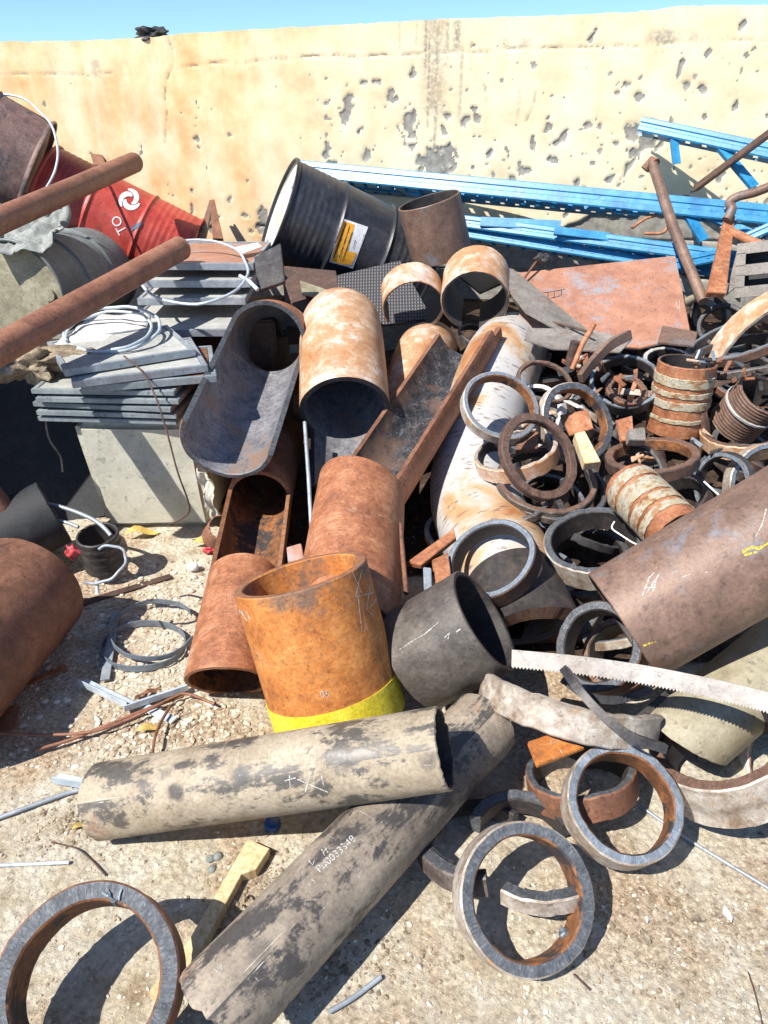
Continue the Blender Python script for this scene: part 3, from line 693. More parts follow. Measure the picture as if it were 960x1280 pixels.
def crack(pts, w_=.004, dep=.007):
    global D
    P = [wall_st(*p) for p in pts]
    for (a, b), (c, d) in zip(P, P[1:]):
        m = (SG > min(a, c) - .03) & (SG < max(a, c) + .03) & (ZG > min(b, d) - .03) & (ZG < max(b, d) + .03)
        x, z = SG[m], ZG[m]; L2 = (c - a) ** 2 + (d - b) ** 2; t = np.clip(((x - a) * (c - a) + (z - b) * (d - b)) / L2, 0, 1)
        dist = np.hypot(x - a - t * (c - a), z - b - t * (d - b)) + .002 * np.sin(x * 200) ; g = np.clip((.0065 - dist) / .005, 0, 1) * (.35 + .65 * (np.sin(x * 31 + z * 47) > -.3))
        D[m] = np.maximum(D[m], g * dep); dr[m] = np.maximum(dr[m], g * .8)
crack([(210, 50), (216, 62), (218, 78), (212, 90), (208, 105), (207, 122), (209, 145), (206, 180)])
crack([(218, 86), (245, 82), (272, 78), (300, 79), (340, 74), (370, 72), (410, 69), (450, 71), (480, 69), (560, 66), (610, 64), (650, 60), (700, 60), (745, 57), (790, 58), (850, 52), (960, 50)], dep=.006)
crack([(0, 92), (60, 92), (115, 94), (145, 90)], dep=.004)
crack([(672, 110), (668, 130), (658, 152)], dep=.006); crack([(605, 105), (610, 125)], dep=.005); crack([(400, 240), (404, 290)], dep=.004)
# block courses in the bare strip
for uu, vv in ((590, 305), (620, 320)):
    pass
zc = [wall_st(600, 294)[1], wall_st(600, 338)[1]]
for z_ in zc: D = np.where((MASK > .8) & (np.abs(ZG - z_ - .006 * np.sin(SG * 7)) < .006), D + .012, D)
for k in range(-10, 40):
    D = np.where((MASK > .8) & (np.abs(SG - k * .42 - .13) < .006) & (ZG > zc[1]) & (ZG < zc[0]), D + .01, D)
D += .0035 * np.sin(SG * 3.1 + 2 * np.sin(ZG * 4)) + .002 * np.sin(SG * 11 + ZG * 9)
Vs = (np.array(WO)[None, None] + SG[..., None] * np.array(WX) + ZG[..., None] * np.array((0, 0, 1)) - D[..., None] * np.array(WN)).reshape(-1, 3)
n0 = len(Vs); idx = np.arange(ns * nz).reshape(nz, ns)
Fq = np.stack([idx[:-1, :-1], idx[:-1, 1:], idx[1:, 1:], idx[1:, :-1]], -1).reshape(-1, 4).tolist()
back = Vs.reshape(nz, ns, 3)[[0, nz - 1]] - np.array(WN) * .20 ; back[1, :, 2] -= .004
Vall = np.concatenate([Vs, back.reshape(-1, 3)]).tolist()
for i in range(ns - 1):
    Fq.append([int(idx[-1, i]), int(idx[-1, i + 1]), n0 + ns + i + 1, n0 + ns + i]); Fq.append([n0 + i, n0 + i + 1, n0 + ns + i + 1, n0 + ns + i][::-1])
Fq.append([int(idx[0, 0]), int(idx[-1, 0]), n0 + ns, n0][:4]); Fq.append([int(idx[0, -1]), n0 + ns - 1, n0 + 2 * ns - 1, int(idx[-1, -1])])
me = bpy.data.meshes.new('yard_wall'); me.from_pydata(Vall, [], Fq); me.polygons.foreach_set('use_smooth', [True] * len(me.polygons)); recalc(me); me.set_sharp_from_angle(angle=R_(50))
ca = me.color_attributes.new('mask', 'FLOAT_COLOR', 'POINT')
cc = np.zeros((len(Vall), 4)); cc[:n0, 0] = MASK.ravel(); cc[:n0, 1] = lf.ravel(); cc[:n0, 2] = dr.ravel(); cc[n0:, 1] = .2; cc[:, 3] = 1; ca.data.foreach_set('color', cc.ravel())
wall = tag(link('yard_wall', me, 'plaster'), 'long yellow plastered yard wall, chipped and cracked, with drip stains and bare blocks at its foot', 'wall')
# rag on top of the wall
def crumple(label, c, sx, sy, sz, mat, cat, name, seed=0, rot=0, sub=4, amp=.45):
    bm = bmesh.new(); bmesh.ops.create_icosphere(bm, subdivisions=sub, radius=1)
    for v in bm.verts:
        p = v.co.copy(); k = 1 + amp * noise.noise(p * 1.6 + Vector((seed, 0, 0))) + amp * .6 * abs(noise.noise(p * 4 + Vector((0, seed, 0)))) - amp * .3 * abs(noise.noise(p * 9 + Vector((0, 0, seed))))
        v.co = Vector((p.x * sx, p.y * sy, p.z * sz)) * k
    o = bm_obj(name, bm, mat, ang=60); o.location = c; o.rotation_euler = (0, 0, rot); return tag(o, label, cat)
s_, z_ = wall_st(182, 44); crumple('dark rag lying crumpled on top of the yellow wall', WO + WX * s_ + ZUP * z_ - WN * .08, .11, .06, .035, 'rubber', 'rag', 'rag', 3, -.2, amp=.9)
# ================================================================== FOREGROUND
r1 = ring('large thick ring with torch-rippled dark edge, flat on the ground in the bottom left corner', 104, 1237, 143, 112, 150, z0=0, t=.215, L=.12, mats=('rust_brown', 'inner_rust', 'cut_grey'), jag=.006, seg=110)
tag(r1)
decal(r1, strokes([[(134, 1112), (138, 1122), (150, 1134)], [(128, 1116), (146, 1128)], [(152, 1112), (144, 1134)]], 5), 'slag', 'slag_bead', off=.004)
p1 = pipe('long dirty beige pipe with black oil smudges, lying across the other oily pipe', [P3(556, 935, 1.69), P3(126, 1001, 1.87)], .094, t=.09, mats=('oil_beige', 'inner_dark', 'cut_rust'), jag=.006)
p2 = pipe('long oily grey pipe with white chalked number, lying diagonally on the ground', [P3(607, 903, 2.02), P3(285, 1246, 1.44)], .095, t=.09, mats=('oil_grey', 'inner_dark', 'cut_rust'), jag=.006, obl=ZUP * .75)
decal(p2, text_px('P#0033348', 420, 1068, 13.5, 42), 'chalk', 'chalk_lettering')
decal(p2, strokes([[(402, 1062), (406, 1070)], [(405, 1058), (410, 1066)], [(409, 1060), (404, 1066)], [(386, 1076), (391, 1082), (393, 1076)], [(384, 1104), (390, 1108), (394, 1102), (389, 1100)]], 1.8), 'chalk', 'chalk_mark')
decal(p2, strokes([[(272, 1206), (279, 1214), (276, 1204)], [(268, 1212), (276, 1218)]], 1.5), 'chalk', 'chalk_mark')
decal(p1, strokes([[(356, 976), (370, 972)], [(362, 968), (363, 984)], [(388, 967), (382, 990)], [(402, 970), (405, 982)], [(372, 974), (410, 990)]], 1.8), 'chalk', 'chalk_mark')
# upright orange pipe with yellow band
R = .2
for _ in range(4):
    c, n = fitcirc(375, 719, 86, 19, 106, R); Lo = .44
    zmin = (c - n * Lo).z - R * math.sqrt(1 - n.z ** 2); R *= (H - .0) / (H - zmin)
OR = pipe('upright bright orange rusted pipe with a yellow painted band at its foot', [c, c - n * Lo], R, t=.13, mats=('rust_bright', 'rust_bright', 'cut_orange'), jag=.001, seg=96)
ORc, ORn, ORR = c, n, R
yb = pipe('', [c - n * (Lo - .105), c - n * (Lo - .002)], R + .0015, t=.012, mats=('yellow_paint',) * 3, name='paint_band', parent=OR, jag=.012, ch=0, ds=.03)
decal(OR, strokes([[(440, 715), (452, 742)], [(452, 712), (444, 746), (470, 740)], [(462, 730), (458, 762), (466, 770)], [(470, 748), (462, 760)], [(447, 745), (452, 790), (459, 786), (455, 776)], [(458, 712), (474, 730)]], 1.3), 'chalk', 'chalk_mark')
decal(OR, strokes([[(300, 762), (302, 776)], [(302, 764), (309, 776)], [(309, 764), (313, 774)]], 2.2), 'chalk', 'chalk_mark')
decal(OR, text_px('05', 406, 868, 12, 5), 'chalk', 'chalk_lettering')
# short dark grey pipe
c, n = fitcirc(606, 776, 71, 21, 30, .158)
DG = pipe('short smooth dark grey pipe with a wide mouth, leaning beside the orange pipe', [c, c - n * .255], .158, t=.1, mats=('grey_pipe', 'inner_dark', 'rust_dark'), jag=0, seg=96)
decal(DG, strokes([[(500, 812), (518, 800), (532, 792), (548, 778)]], 1.4), 'chalk', 'chalk_mark')
decal(DG, strokes([[(556, 797), (562, 791), (560, 799)], [(570, 790), (576, 786)]], 1.8), 'chalk', 'chalk_mark')
# ---- pipe A with rectangular window
A0 = P3(284, 852, 2.2); A1 = P3(325, 622, 2.94); dA = (A1 - A0); LA = dA.length; A2 = P3(346, 548, 3.52)
def kA(s, th): return not (.47 * LA < s < LA * .99 and abs(th) < 72)
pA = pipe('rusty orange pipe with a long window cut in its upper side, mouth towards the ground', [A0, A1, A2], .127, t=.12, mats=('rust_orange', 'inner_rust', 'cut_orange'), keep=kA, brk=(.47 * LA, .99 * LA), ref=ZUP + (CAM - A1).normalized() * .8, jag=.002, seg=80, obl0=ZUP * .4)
# ---- T half-pipe trough
T0 = P3(283, 552, 2.70); T1 = P3(334, 424, 3.26); dT = (T1 - T0).normalized(); LT = (T1 - T0).length
T2 = T1 + dT * .16 + Vector((0, .06, -.10)); T3 = T2 + dT * .08 + Vector((0, .10, -.2))
def kT(s, th): return s > LT or abs(th) > 84
nT = (CAM - (T0 + T1) / 2); nT = (nT - dT * nT.dot(dT)).normalized()
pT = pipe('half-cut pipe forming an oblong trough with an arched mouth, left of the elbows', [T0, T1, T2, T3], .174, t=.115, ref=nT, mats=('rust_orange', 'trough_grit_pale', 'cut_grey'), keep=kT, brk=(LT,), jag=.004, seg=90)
# ---- B elbow with dark round mouth
B0, nB = fitcirc(431, 512, 57, 41, -88, .19); bd_ = -nB
Bp = [B0 - bd_ * .30, B0, B0 + bd_ * .20, B0 + bd_ * .42, B0 + bd_ * .60 + Vector((0, .03, -.05)), B0 + bd_ * .72 + Vector((0, .10, -.18)), B0 + bd_ * .76 + Vector((0, .14, -.34))]
def kB(s, th): return s > .30 or abs(th) > 128
B_path = [Bp[0], Bp[1]] + catmull(Bp[1:], 6)[1:]
pB = pipe('big coppery elbow with a dark round mouth, between trough and chute', B_path, .19, t=.115, ref=ZUP, mats=('rust_white', 'trough_grit_pale', 'cut_dark'), keep=kB, brk=(.30,), jag=.004, seg=90)
# ---- C long half pipe
C0 = P3(431, 792, 2.25); C1 = P3(452, 612, 2.72); C2 = P3(584, 412, 3.34)
LC1 = (C1 - C0).length; LC = LC1 + (C2 - C1).length
def kC(s, th):
    if s < LC1: return True
    return th < -60 - (12 if s > LC - .08 else 0) or th > 112
nC = (CAM - C1).normalized()
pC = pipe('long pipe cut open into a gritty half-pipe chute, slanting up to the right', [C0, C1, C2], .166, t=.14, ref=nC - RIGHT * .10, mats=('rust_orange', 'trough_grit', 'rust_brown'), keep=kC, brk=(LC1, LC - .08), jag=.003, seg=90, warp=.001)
# ---- D saddles
c, n = fitcirc(517, 384, 39, 33, -80, .152)
ring('thin white-orange arch of pipe standing left of the second arch, above the chute', 517, 384, 39, 33, -80, R=.15, t=.08, L=.16, mats=('rust_white', 'inner_dark', 'cut_orange'), name='pipe_arch', cat='pipe arch', arc=(-60, 215))
ring('larger white-orange arch of pipe at the top of the elbows, its dark mouth facing us', 594, 376, 43, 38, -85, R=.16, t=.1, L=.24, mats=('rust_white', 'inner_dark', 'cut_dark'), name='pipe_arch', cat='pipe arch', arc=(-75, 250), jag=.006)
# E1 dome between B and C
E = [P3(500, 560, 3.32), P3(508, 520, 3.42), P3(522, 470, 3.55), P3(532, 442, 3.7), P3(538, 436, 3.9)]
pipe('white and orange elbow end rising between the big elbow and the gritty chute', E, .145, t=.1, mats=('rust_white', 'inner_dark', 'cut_orange'), smooth=4, ref=ZUP)
# F white flaky bent pipe
Fp = [P3(664, 790, 2.40), P3(632, 715, 2.62), P3(596, 630, 2.97), P3(598, 560, 3.17), P3(612, 500, 3.33), P3(628, 455, 3.48), P3(640, 438, 3.68), P3(646, 446, 3.88)]
pF = pipe('large bent white pipe with flaking scale, under the rings beside the chute', Fp, .185, t=.1, rfun=lambda s: -.065 * (1 - ss(s, 0, .34)), obl0=UP * .35, mats=('flaky_white', 'inner_dark', 'cut_rust'), smooth=5, ref=ZUP, seg=96)
for o in (pF,):
    pass
# G grey rust short pipe in front of drum
c, n = fitcirc(536, 250, 40, 7, 107, .165)
pipe('short grey pipe stub with an orange rust patch, upright in front of the black drum', [c, c - n * .30], .165, t=.06, mats=('rust_mauve', 'inner_dark', 'cut_rust'), jag=.001)
# big rust pipe at right
HA = P3(777, 782, 2.05); HB = P3(1130, 575, 1.93)
pH = pipe('huge mauve-brown pipe entering from the right edge above the saw blade', [HA, HB], .168, t=.07, mats=('rust_mauve', 'inner_dark', 'cut_rust'), jag=.001, seg=110)
decal(pH, strokes([[(803, 745), (812, 722), (818, 716)], [(808, 742), (824, 718)], [(806, 735), (820, 734)], [(816, 740), (822, 720)]], 2), 'chalk', 'chalk_mark')
decal(pH, strokes([[(958, 636), (953, 655), (944, 672)], [(852, 722), (862, 718)], [(880, 716), (884, 715)]], 1.6), 'chalk', 'chalk_mark')
decal(pH, strokes([[(804, 807), (812, 804), (820, 802)]], 4), 'chalk_yellow', 'paint_mark')
decal(pH, strokes([[(928, 690), (940, 684), (948, 686), (962, 678)], [(930, 694), (946, 690)]], 5), 'chalk_yellow', 'paint_mark')
# beige pipe under saw blade
IA = P3(858, 922, 2.02); IB = P3(1040, 770, 2.2)
pI = pipe('dusty beige-green pipe end under the saw blade at the right', [IB, IA], .112, obl=ZUP * .8, t=.07, mats=('olive_pipe', 'inner_dark', 'cut_rust'), jag=.002)
# saw blade
sp = [P3(640, 812, 2.00), P3(715, 819, 1.94), P3(790, 829, 1.88), P3(865, 843, 1.82), P3(940, 860, 1.76), P3(1015, 880, 1.70)]
path = catmull(sp, 34)
ribbon('worn band-saw blade with small teeth, bridging from the dark grey pipe to the right edge', path, lambda t: (UP * -1 + RIGHT * -.1), .047, .0025, 'saw_steel', 'saw blade', 'saw_blade', teeth=.006)
# ================================================================== FOREGROUND RINGS
RS = ('ring_side', 'inner_rust', 'cut_grey'); RD = ('ring_side_dark', 'inner_dark', 'cut_grey')
r15 = ring('thick ring with orange-stained bore, the nearest one leaning at bottom centre', 660, 1125, 100, 83, 12, z0=.0, t=.2, L=.07, mats=('ring_side', 'inner_rust', 'cut_grey'), seg=110, jag=.004)
crm = bmesh.new(); bmesh.ops.create_icosphere(crm, subdivisions=3, radius=.012)
for v in crm.verts: v.co *= 1 + .5 * noise.noise(v.co * 120)
sl = bm_obj('slag_bead', crm, 'slag', r15, ang=60); bpy.context.view_layer.update()
_p = surf([r15])[0].ray_cast(CAM, ray(706, 1168).normalized())[0]; sl.location = r15.matrix_world.inverted() @ _p
ring('shiny ring with rust-orange bore, tilted right of the nearest ring', 783, 1005, 82, 67, 38, z0=.04, t=.18, L=.075, mats=('ring_side', 'inner_rust', 'cut_blue'), seg=110)
ring('broken white-sided ring piece lying inside the nearest ring', 672, 1060, 92, 66, 80, z0=-.0, t=.2, L=.045, mats=('ring_side', 'inner_dark', 'cut_grey'), arc=(232, 300), cat='ring piece', name='ring_piece')
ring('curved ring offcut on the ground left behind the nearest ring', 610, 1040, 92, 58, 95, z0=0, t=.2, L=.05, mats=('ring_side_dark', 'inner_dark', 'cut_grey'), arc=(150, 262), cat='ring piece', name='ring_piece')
ring('dark upright ring offcut in the shadow above the nearest ring', 655, 1055, 78, 66, 60, z0=.0, t=.22, L=.06, mats=('rust_dark', 'inner_dark', 'cut_grey'), arc=(20, 150), cat='ring piece', name='ring_piece')
ring('dark open ring lying in shade between the oily pipe and the nearest ring', 600, 1045, 74, 46, 80, z0=.0, t=.15, L=.04, mats=('rust_dark', 'inner_dark', 'cut_dark'), arc=(40, 235))
ring('brown ring with pale edge lying behind the tilted shiny ring', 725, 963, 70, 36, 92, z0=-.02, t=.16, L=.07, mats=('rust_brown', 'inner_dark', 'cut_grey'))
pl = pix_plate('small orange rust plate with chalk scribble below the whitish curved rim', [(660, 927, 1.83), (684, 918, 1.86), (731, 934, 1.84), (672, 956, 1.76)], .012, 'rust_bright')
decal(pl, strokes([[(689, 925), (688, 930), (693, 929), (697, 925), (699, 929), (704, 925)], [(700, 938), (703, 942)]], 1.6), 'chalk', 'chalk_mark')
ring('whitish curved rim of a big ring under the end of the saw blade', 716, 862, 118, 20, 75, R=.25, t=.10, L=.085, mats=('ring_side', 'inner_dark', 'ring_side'), arc=(185, 335), rfun=lambda s: .003 * math.sin(s * 260) if s < .04 else 0)
ring('large rust-faced ring with stepped white side at the right edge', 905, 925, 96, 62, 100, z0=.0, t=.2, L=.12, mats=('ring_side', 'inner_dark', 'cut_rust'), rfun=lambda s: .005 * math.sin(max(0, s - .03) * 230), seg=100)
ring('white rusty-rimmed pipe stub cut by the right edge of the picture', 990, 955, 62, 54, 20, R=.13, t=.1, L=.12, mats=('white_flake', 'inner_dark', 'rust_orange'))
# curved bar
tb = [P3(702, 840, 1.90), P3(722, 868, 1.83), P3(752, 900, 1.79), P3(788, 926, 1.77), P3(830, 941, 1.77)]
ribbon('dark curved bar of ring offcut slanting down below the saw blade', tb, lambda t: (UP + RIGHT * .8), .021, .022, 'scale_dark', 'steel bar', 'curved_bar', smooth=6)
ribbon('black curved strip with ragged edge behind the teeth of the saw blade', [P3(700, 852, 2.05), P3(730, 873, 2.03), P3(765, 880, 2.02), P3(800, 872, 2.02), P3(815, 862, 2.03)], UP, .022, .012, 'cut_dark', 'steel strip', 'steel_strip', smooth=6)
pix_plate('dark flat bar crossing under the saw blade beside the beige pipe', [(782, 905, 1.98), (792, 912, 1.97), (842, 870, 2.06), (833, 862, 2.07)], .014, 'scale_dark', name='steel_bar', cat='steel bar')
pix_plate('rust sheet corner in the shade under the saw blade', [(795, 905, 2.06), (850, 862, 2.15), (905, 880, 2.12), (850, 930, 2.0)], .008, 'rust_brown')
ring('ring with rippled cut edge half hidden behind the big mauve pipe', 748, 808, 58, 58 * .93, 160, R=.135, t=.22, L=.07, mats=('rust_dark', 'inner_dark', 'cut_grey'))
ring('small rust ring just inside the rippled one by the big mauve pipe', 772, 818, 47, 44, 160, R=.115, t=.2, L=.10, mats=('rust_brown', 'inner_dark', 'cut_rust'))
# ================================================================== RING PILE
ring('blue-grey ring with clean flat face, resting on the white flaky pipe', 613, 698, 59, 46, 122, R=.15, t=.16, L=.065, mats=('rust_dark', 'inner_dark', 'cut_blue'), seg=96, jag=.002)
ring('rippled grey ring with tan side, right of the clean blue-grey ring', 743, 674, 64, 41, 95, R=.165, t=.17, L=.085, mats=('ring_side', 'inner_dark', 'cut_grey'), seg=96)
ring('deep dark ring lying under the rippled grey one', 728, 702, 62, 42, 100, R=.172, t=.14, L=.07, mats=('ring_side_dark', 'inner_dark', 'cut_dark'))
ring('rusty curved offcut lying below the rippled grey ring', 716, 706, 62, 44, 85, R=.18, t=.14, L=.02, mats=('rust_brown', 'rust_brown', 'cut_rust'), arc=(200, 320), cat='ring piece', name='ring_piece')
ring('brown curved strip standing inside the clean blue-grey ring', 668, 700, 46, 34, 180, R=.15, t=.1, L=.03, mats=('rust_brown', 'rust_brown', 'rust_brown'), arc=(160, 225), cat='ring piece', name='ring_piece')
ring('pale blue ring with orange spot in its bore, topmost over the white pipe', 627, 506, 50, 40, 62, R=.15, t=.14, L=.05, mats=('ring_side', 'inner_rust', 'cut_blue'), seg=96, jag=.002)
ring('tan-sided wide ring below the pale blue one', 645, 562, 54, 24, 103, R=.16, t=.12, L=.06, mats=('rust_white', 'inner_dark', 'ring_side'), seg=96)
ring('thin brown oval ring leaning in front of the tan-sided ring', 675, 570, 58, 43, 30, R=.165, t=.2, L=.028, mats=('rust_dark', 'rust_dark', 'cut_rust'), seg=96)
ring('white-edged ring behind, seen through the pale blue ring', 664, 521, 44, 34, 150, R=.145, t=.14, L=.05, mats=('white_flake', 'inner_dark', 'cut_white'))
ring('grey ring with rippled cut and rust bore, right of the pale blue ring', 722, 527, 52, 42, 28, R=.16, t=.19, L=.05, mats=('ring_side', 'inner_rust', 'cut_grey'), seg=96)
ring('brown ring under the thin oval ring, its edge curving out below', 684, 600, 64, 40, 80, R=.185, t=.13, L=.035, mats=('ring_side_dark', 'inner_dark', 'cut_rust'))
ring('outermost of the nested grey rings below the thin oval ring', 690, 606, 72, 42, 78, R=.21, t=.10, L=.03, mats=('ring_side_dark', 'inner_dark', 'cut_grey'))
ring('thin ring lying behind the pale blue ring, on the end of the white elbow', 682, 476, 37, 25, 70, R=.12, t=.15, L=.02, mats=('rust_dark', 'rust_dark', 'cut_rust'))
ring('ring full of steel fragments in the middle of the pile', 782, 476, 46, 34, 88, R=.15, t=.14, L=.055, mats=('scale_dark', 'inner_dark', 'cut_blue'))
ring('small ring lying inside the ring full of fragments', 784, 486, 27, 18, 75, R=.088, t=.3, L=.02, mats=('rust_brown', 'rust_brown', 'cut_rust'))
ring('thick flat rippled ring lying level over the ribbed orange pipe', 816, 568, 60, 22, 92, R=.165, t=.19, L=.045, mats=('rust_dark', 'inner_rust', 'cut_rust'), seg=96)
ring('open grey ring standing behind the flat rippled ring, left of the ribbed upright stub', 844, 530, 52, 36, 200, R=.18, t=.15, L=.03, mats=('rust_dark', 'inner_dark', 'cut_rust'))
ring('dark ring under the flat rippled ring at its left', 790, 600, 46, 38, 170, R=.14, t=.1, L=.04, mats=('ring_side_dark', 'inner_dark', 'cut_grey'))
def rib(period, amp): return lambda s: amp * (1 if (s % period) < period * .5 else 0)
def banded(label, path, R, bands, mats=('rust_orange', 'inner_dark', 'cut_rust'), t=.1):
    o = pipe(label, path, R, t=t, mats=mats, jag=.003, cat='pipe stub', name='pipe_stub', ds=.02, seg=72)
    T = (Vector(path[-1]) - Vector(path[0])).normalized(); a = Vector(path[0])
    for s0_, s1_ in bands:
        pipe('', [a + T * s0_, a + T * ((s0_ + s1_) / 2), a + T * s1_], R + .0045, t=.05, mats=('weld_old',) * 3, name='weld_band', parent=o, ch=.002, warp=.003, jag=.005, seg=90, ds=.01)
    return o
c, n = fitcirc(860, 452, 38, 9, 84, .117)
banded('ribbed orange pipe stub with cream weld bands, standing upright in the pile', [c, c - n * .30], .117, ((.045, .085), (.105, .128), (.145, .178), (.218, .236)))
a, b = P3(850, 671, 2.28), P3(786, 607, 2.52)
banded('ribbed orange pipe stub with cream weld bands, lying against the big mauve pipe', [a, b], .088, ((.05, .08), (.095, .135), (.15, .22), (.235, .28)))
c, n = fitcirc(955, 492, 34, 20, 55, .105)
pst = pipe('brown ribbed pipe stub leaning inside the white ring at the right edge', [c, c - n * .2], .105, t=.12, mats=('rust_mauve', 'inner_dark', 'cut_rust'), cat='pipe stub', name='pipe_stub', rfun=lambda s: .0016 * math.sin(s * 420), ds=.003)
pipe('', [c - n * .075, c - n * .088], .113, t=.06, mats=('cut_white',) * 3, name='weld_bead', parent=pst)
ring('heavy ring with white-orange side holding the brown stub at the right edge', 938, 533, 64, 26, 94, R=.185, t=.15, L=.065, mats=('rust_white', 'inner_dark', 'cut_rust'), seg=96)
ring('left of the two pale blue rings standing under the heavy white-sided ring', 902, 607, 43, 36, 182, R=.13, t=.17, L=.04, mats=('scale_dark', 'inner_dark', 'cut_blue'))
ring('right, larger of the two pale blue rings under the heavy white-sided ring', 962, 610, 56, 50, 350, R=.17, t=.14, L=.05, mats=('ring_side', 'inner_dark', 'cut_blue'))
ring('curved top of a big white-orange ring at the upper right edge', 1000, 462, 128, 84, -55, R=.42, t=.05, L=.13, mats=('rust_white', 'rust_white', 'ring_side'), arc=(70, 205), seg=110)
ring('dark ring lying on the rust plate corner at the upper right', 902, 405, 32, 26, 110, R=.11, t=.2, L=.03, mats=('scale_dark', 'inner_dark', 'cut_dark'))
ring('dark bundled ring leaning behind, beside the foot of the rusty pole', 884, 395, 26, 24, 160, R=.10, t=.25, L=.05, mats=('scale_dark', 'inner_dark', 'cut_dark'))
ring('wide ring seen edge-on with pale rippled rim, upper right of the pile', 930, 420, 78, 22, 108, R=.25, t=.13, L=.04, mats=('rust_dark', 'inner_dark', 'cut_blue'))
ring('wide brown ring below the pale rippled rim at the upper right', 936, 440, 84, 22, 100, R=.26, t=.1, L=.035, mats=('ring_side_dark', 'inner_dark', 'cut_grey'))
ring('dark ring half hidden between the upright ribbed stub and the right edge', 935, 470, 46, 30, 80, R=.15, t=.14, L=.04, mats=('rust_brown', 'inner_dark', 'cut_grey'))
ring('thin dark arc lying on the pink rust plate', 785, 432, 44, 26, 80, R=.16, t=.12, L=.012, mats=('rust_dark', 'rust_dark', 'cut_dark'), arc=(15, 150), cat='ring piece', name='ring_piece')
ring('pale rippled arc behind the upright ribbed stub', 838, 452, 36, 18, 80, R=.12, t=.2, L=.03, mats=('scale_dark', 'inner_dark', 'cut_white'), arc=(20, 200), cat='ring piece', name='ring_piece')
ribbon('brown curved bar standing in front of the ring full of fragments', [P3(727, 478, 2.98), P3(742, 458, 3.02), P3(762, 438, 3.08), P3(788, 424, 3.14)], lambda t: UP + RIGHT * .3, .04, .022, 'rust_mauve', 'steel bar', 'curved_bar', smooth=5)
ribbon('grey curved bar running behind the ring full of fragments', [P3(700, 470, 3.2), P3(730, 458, 3.25), P3(752, 440, 3.3), P3(765, 428, 3.35)], lambda t: UP, .03, .02, 'cut_grey', 'steel bar', 'curved_bar', smooth=5)
ring('pale grey ring half under the ring full of fragments, left side', 748, 500, 38, 24, 110, R=.14, t=.15, L=.04, mats=('ring_side', 'inner_dark', 'cut_blue'))
ring('pale rippled ring tucked behind the tan wooden block', 762, 540, 42, 30, 70, R=.15, t=.15, L=.04, mats=('ring_side', 'inner_rust', 'cut_blue'))
ring('blue-grey ring deep behind the heavy white-sided ring at the right', 912, 500, 40, 24, 100, R=.14, t=.15, L=.05, mats=('ring_side', 'inner_dark', 'cut_blue'))
ring('blue-grey ring lying under the two ribbed stubs', 868, 590, 46, 28, 95, R=.155, t=.15, L=.05, mats=('scale_dark', 'inner_dark', 'cut_blue'))
ring('grey ring on the white pipe just left of the thin oval ring foot', 640, 622, 52, 30, 100, R=.15, t=.12, L=.03, mats=('ring_side_dark', 'inner_dark', 'cut_grey'), arc=(190, 350), cat='ring piece', name='ring_piece')
ring('narrow grey ring between the clean blue-grey ring and the rippled grey ring', 690, 655, 44, 30, 120, R=.145, t=.13, L=.03, mats=('ring_side', 'inner_dark', 'cut_rust'))
ring('bright-edged ring leaning at the right edge above the brown stub', 945, 462, 40, 24, 110, R=.14, t=.16, L=.04, mats=('ring_side', 'inner_dark', 'cut_blue'))
# blocks and offcuts among the rings
pix_plate('brown square offcut inside the thin oval ring', [(648, 541, 2.78), (673, 539, 2.78), (673, 560, 2.74), (645, 562, 2.74)], .03, 'rust_brown')
pix_plate('tan wooden block stuck upright between the rings', [(718, 542, 2.62), (731, 538, 2.62), (751, 577, 2.56), (731, 579, 2.56)], .05, 'wood_pale', name='wood_block', cat='wood block')
pix_plate('rusty plate offcut behind the grey rippled ring', [(700, 518, 2.95), (735, 512, 2.95), (742, 535, 2.9), (712, 545, 2.9)], .01, 'rust_orange')
pix_plate('pale sliver of steel lying across the grey rippled ring', [(704, 500, 2.75), (712, 500, 2.76), (730, 509, 2.74), (722, 509, 2.73)], .006, 'white_flake')
pix_plate('small chalked block between the rings, above the flat rippled ring', [(786, 536, 2.72), (806, 534, 2.73), (808, 550, 2.70), (787, 550, 2.70)], .04, 'plate_grey')
pix_plate('rusty offcut wedge left of the small chalked block', [(772, 524, 2.8), (790, 520, 2.82), (793, 548, 2.76), (777, 552, 2.76)], .02, 'rust_orange')
pix_plate('flat rusty bar lying across the foot of the white pipe', [(508, 703, 2.42), (567, 660, 2.5), (570, 672, 2.47), (526, 706, 2.4)], .02, 'rust_orange', name='steel_bar', cat='steel bar')
pix_plate('small orange plate below the flat rusty bar', [(540, 700, 2.4), (560, 690, 2.42), (566, 735, 2.34), (546, 738, 2.33)], .015, 'rust_orange')
pix_plate('small pale grey plate beside the mouth of the dark grey pipe', [(529, 708, 2.36), (539, 710, 2.36), (540, 736, 2.3), (530, 738, 2.3)], .01, 'galv')
tube('rusty rod leaning in the gap between the chute and the dark grey pipe', [P3(500, 655, 2.5), P3(508, 742, 2.3)], .008, 'rust_brown', 'rod', 'steel_rod')
tube('short thick round bar stub sticking up beside the pink plate', [P3(712, 456, 3.1), P3(720, 427, 3.05)], .022, 'rust_dark', 'rod', 'steel_rod', seg=20)
tube('bent rusty flat rod sticking up through the scrap in front of the pink plate', [P3(715, 462, 3.02), P3(728, 430, 3.02), P3(743, 405, 3.04)], .011, 'rust_orange', 'rod', 'steel_rod')
tube('thin pale wire curling over the rippled grey ring', [P3(768, 652, 2.18), P3(765, 660, 2.17), P3(775, 668, 2.16), P3(800, 682, 2.12), P3(835, 684, 2.08)], .0025, 'white_paint', 'wire', 'wire', smooth=6)
tube('short white wire between the two pale blue rings', [P3(880, 602, 2.5), P3(902, 622, 2.45), P3(900, 648, 2.40)], .0035, 'white_paint', 'wire', 'wire')
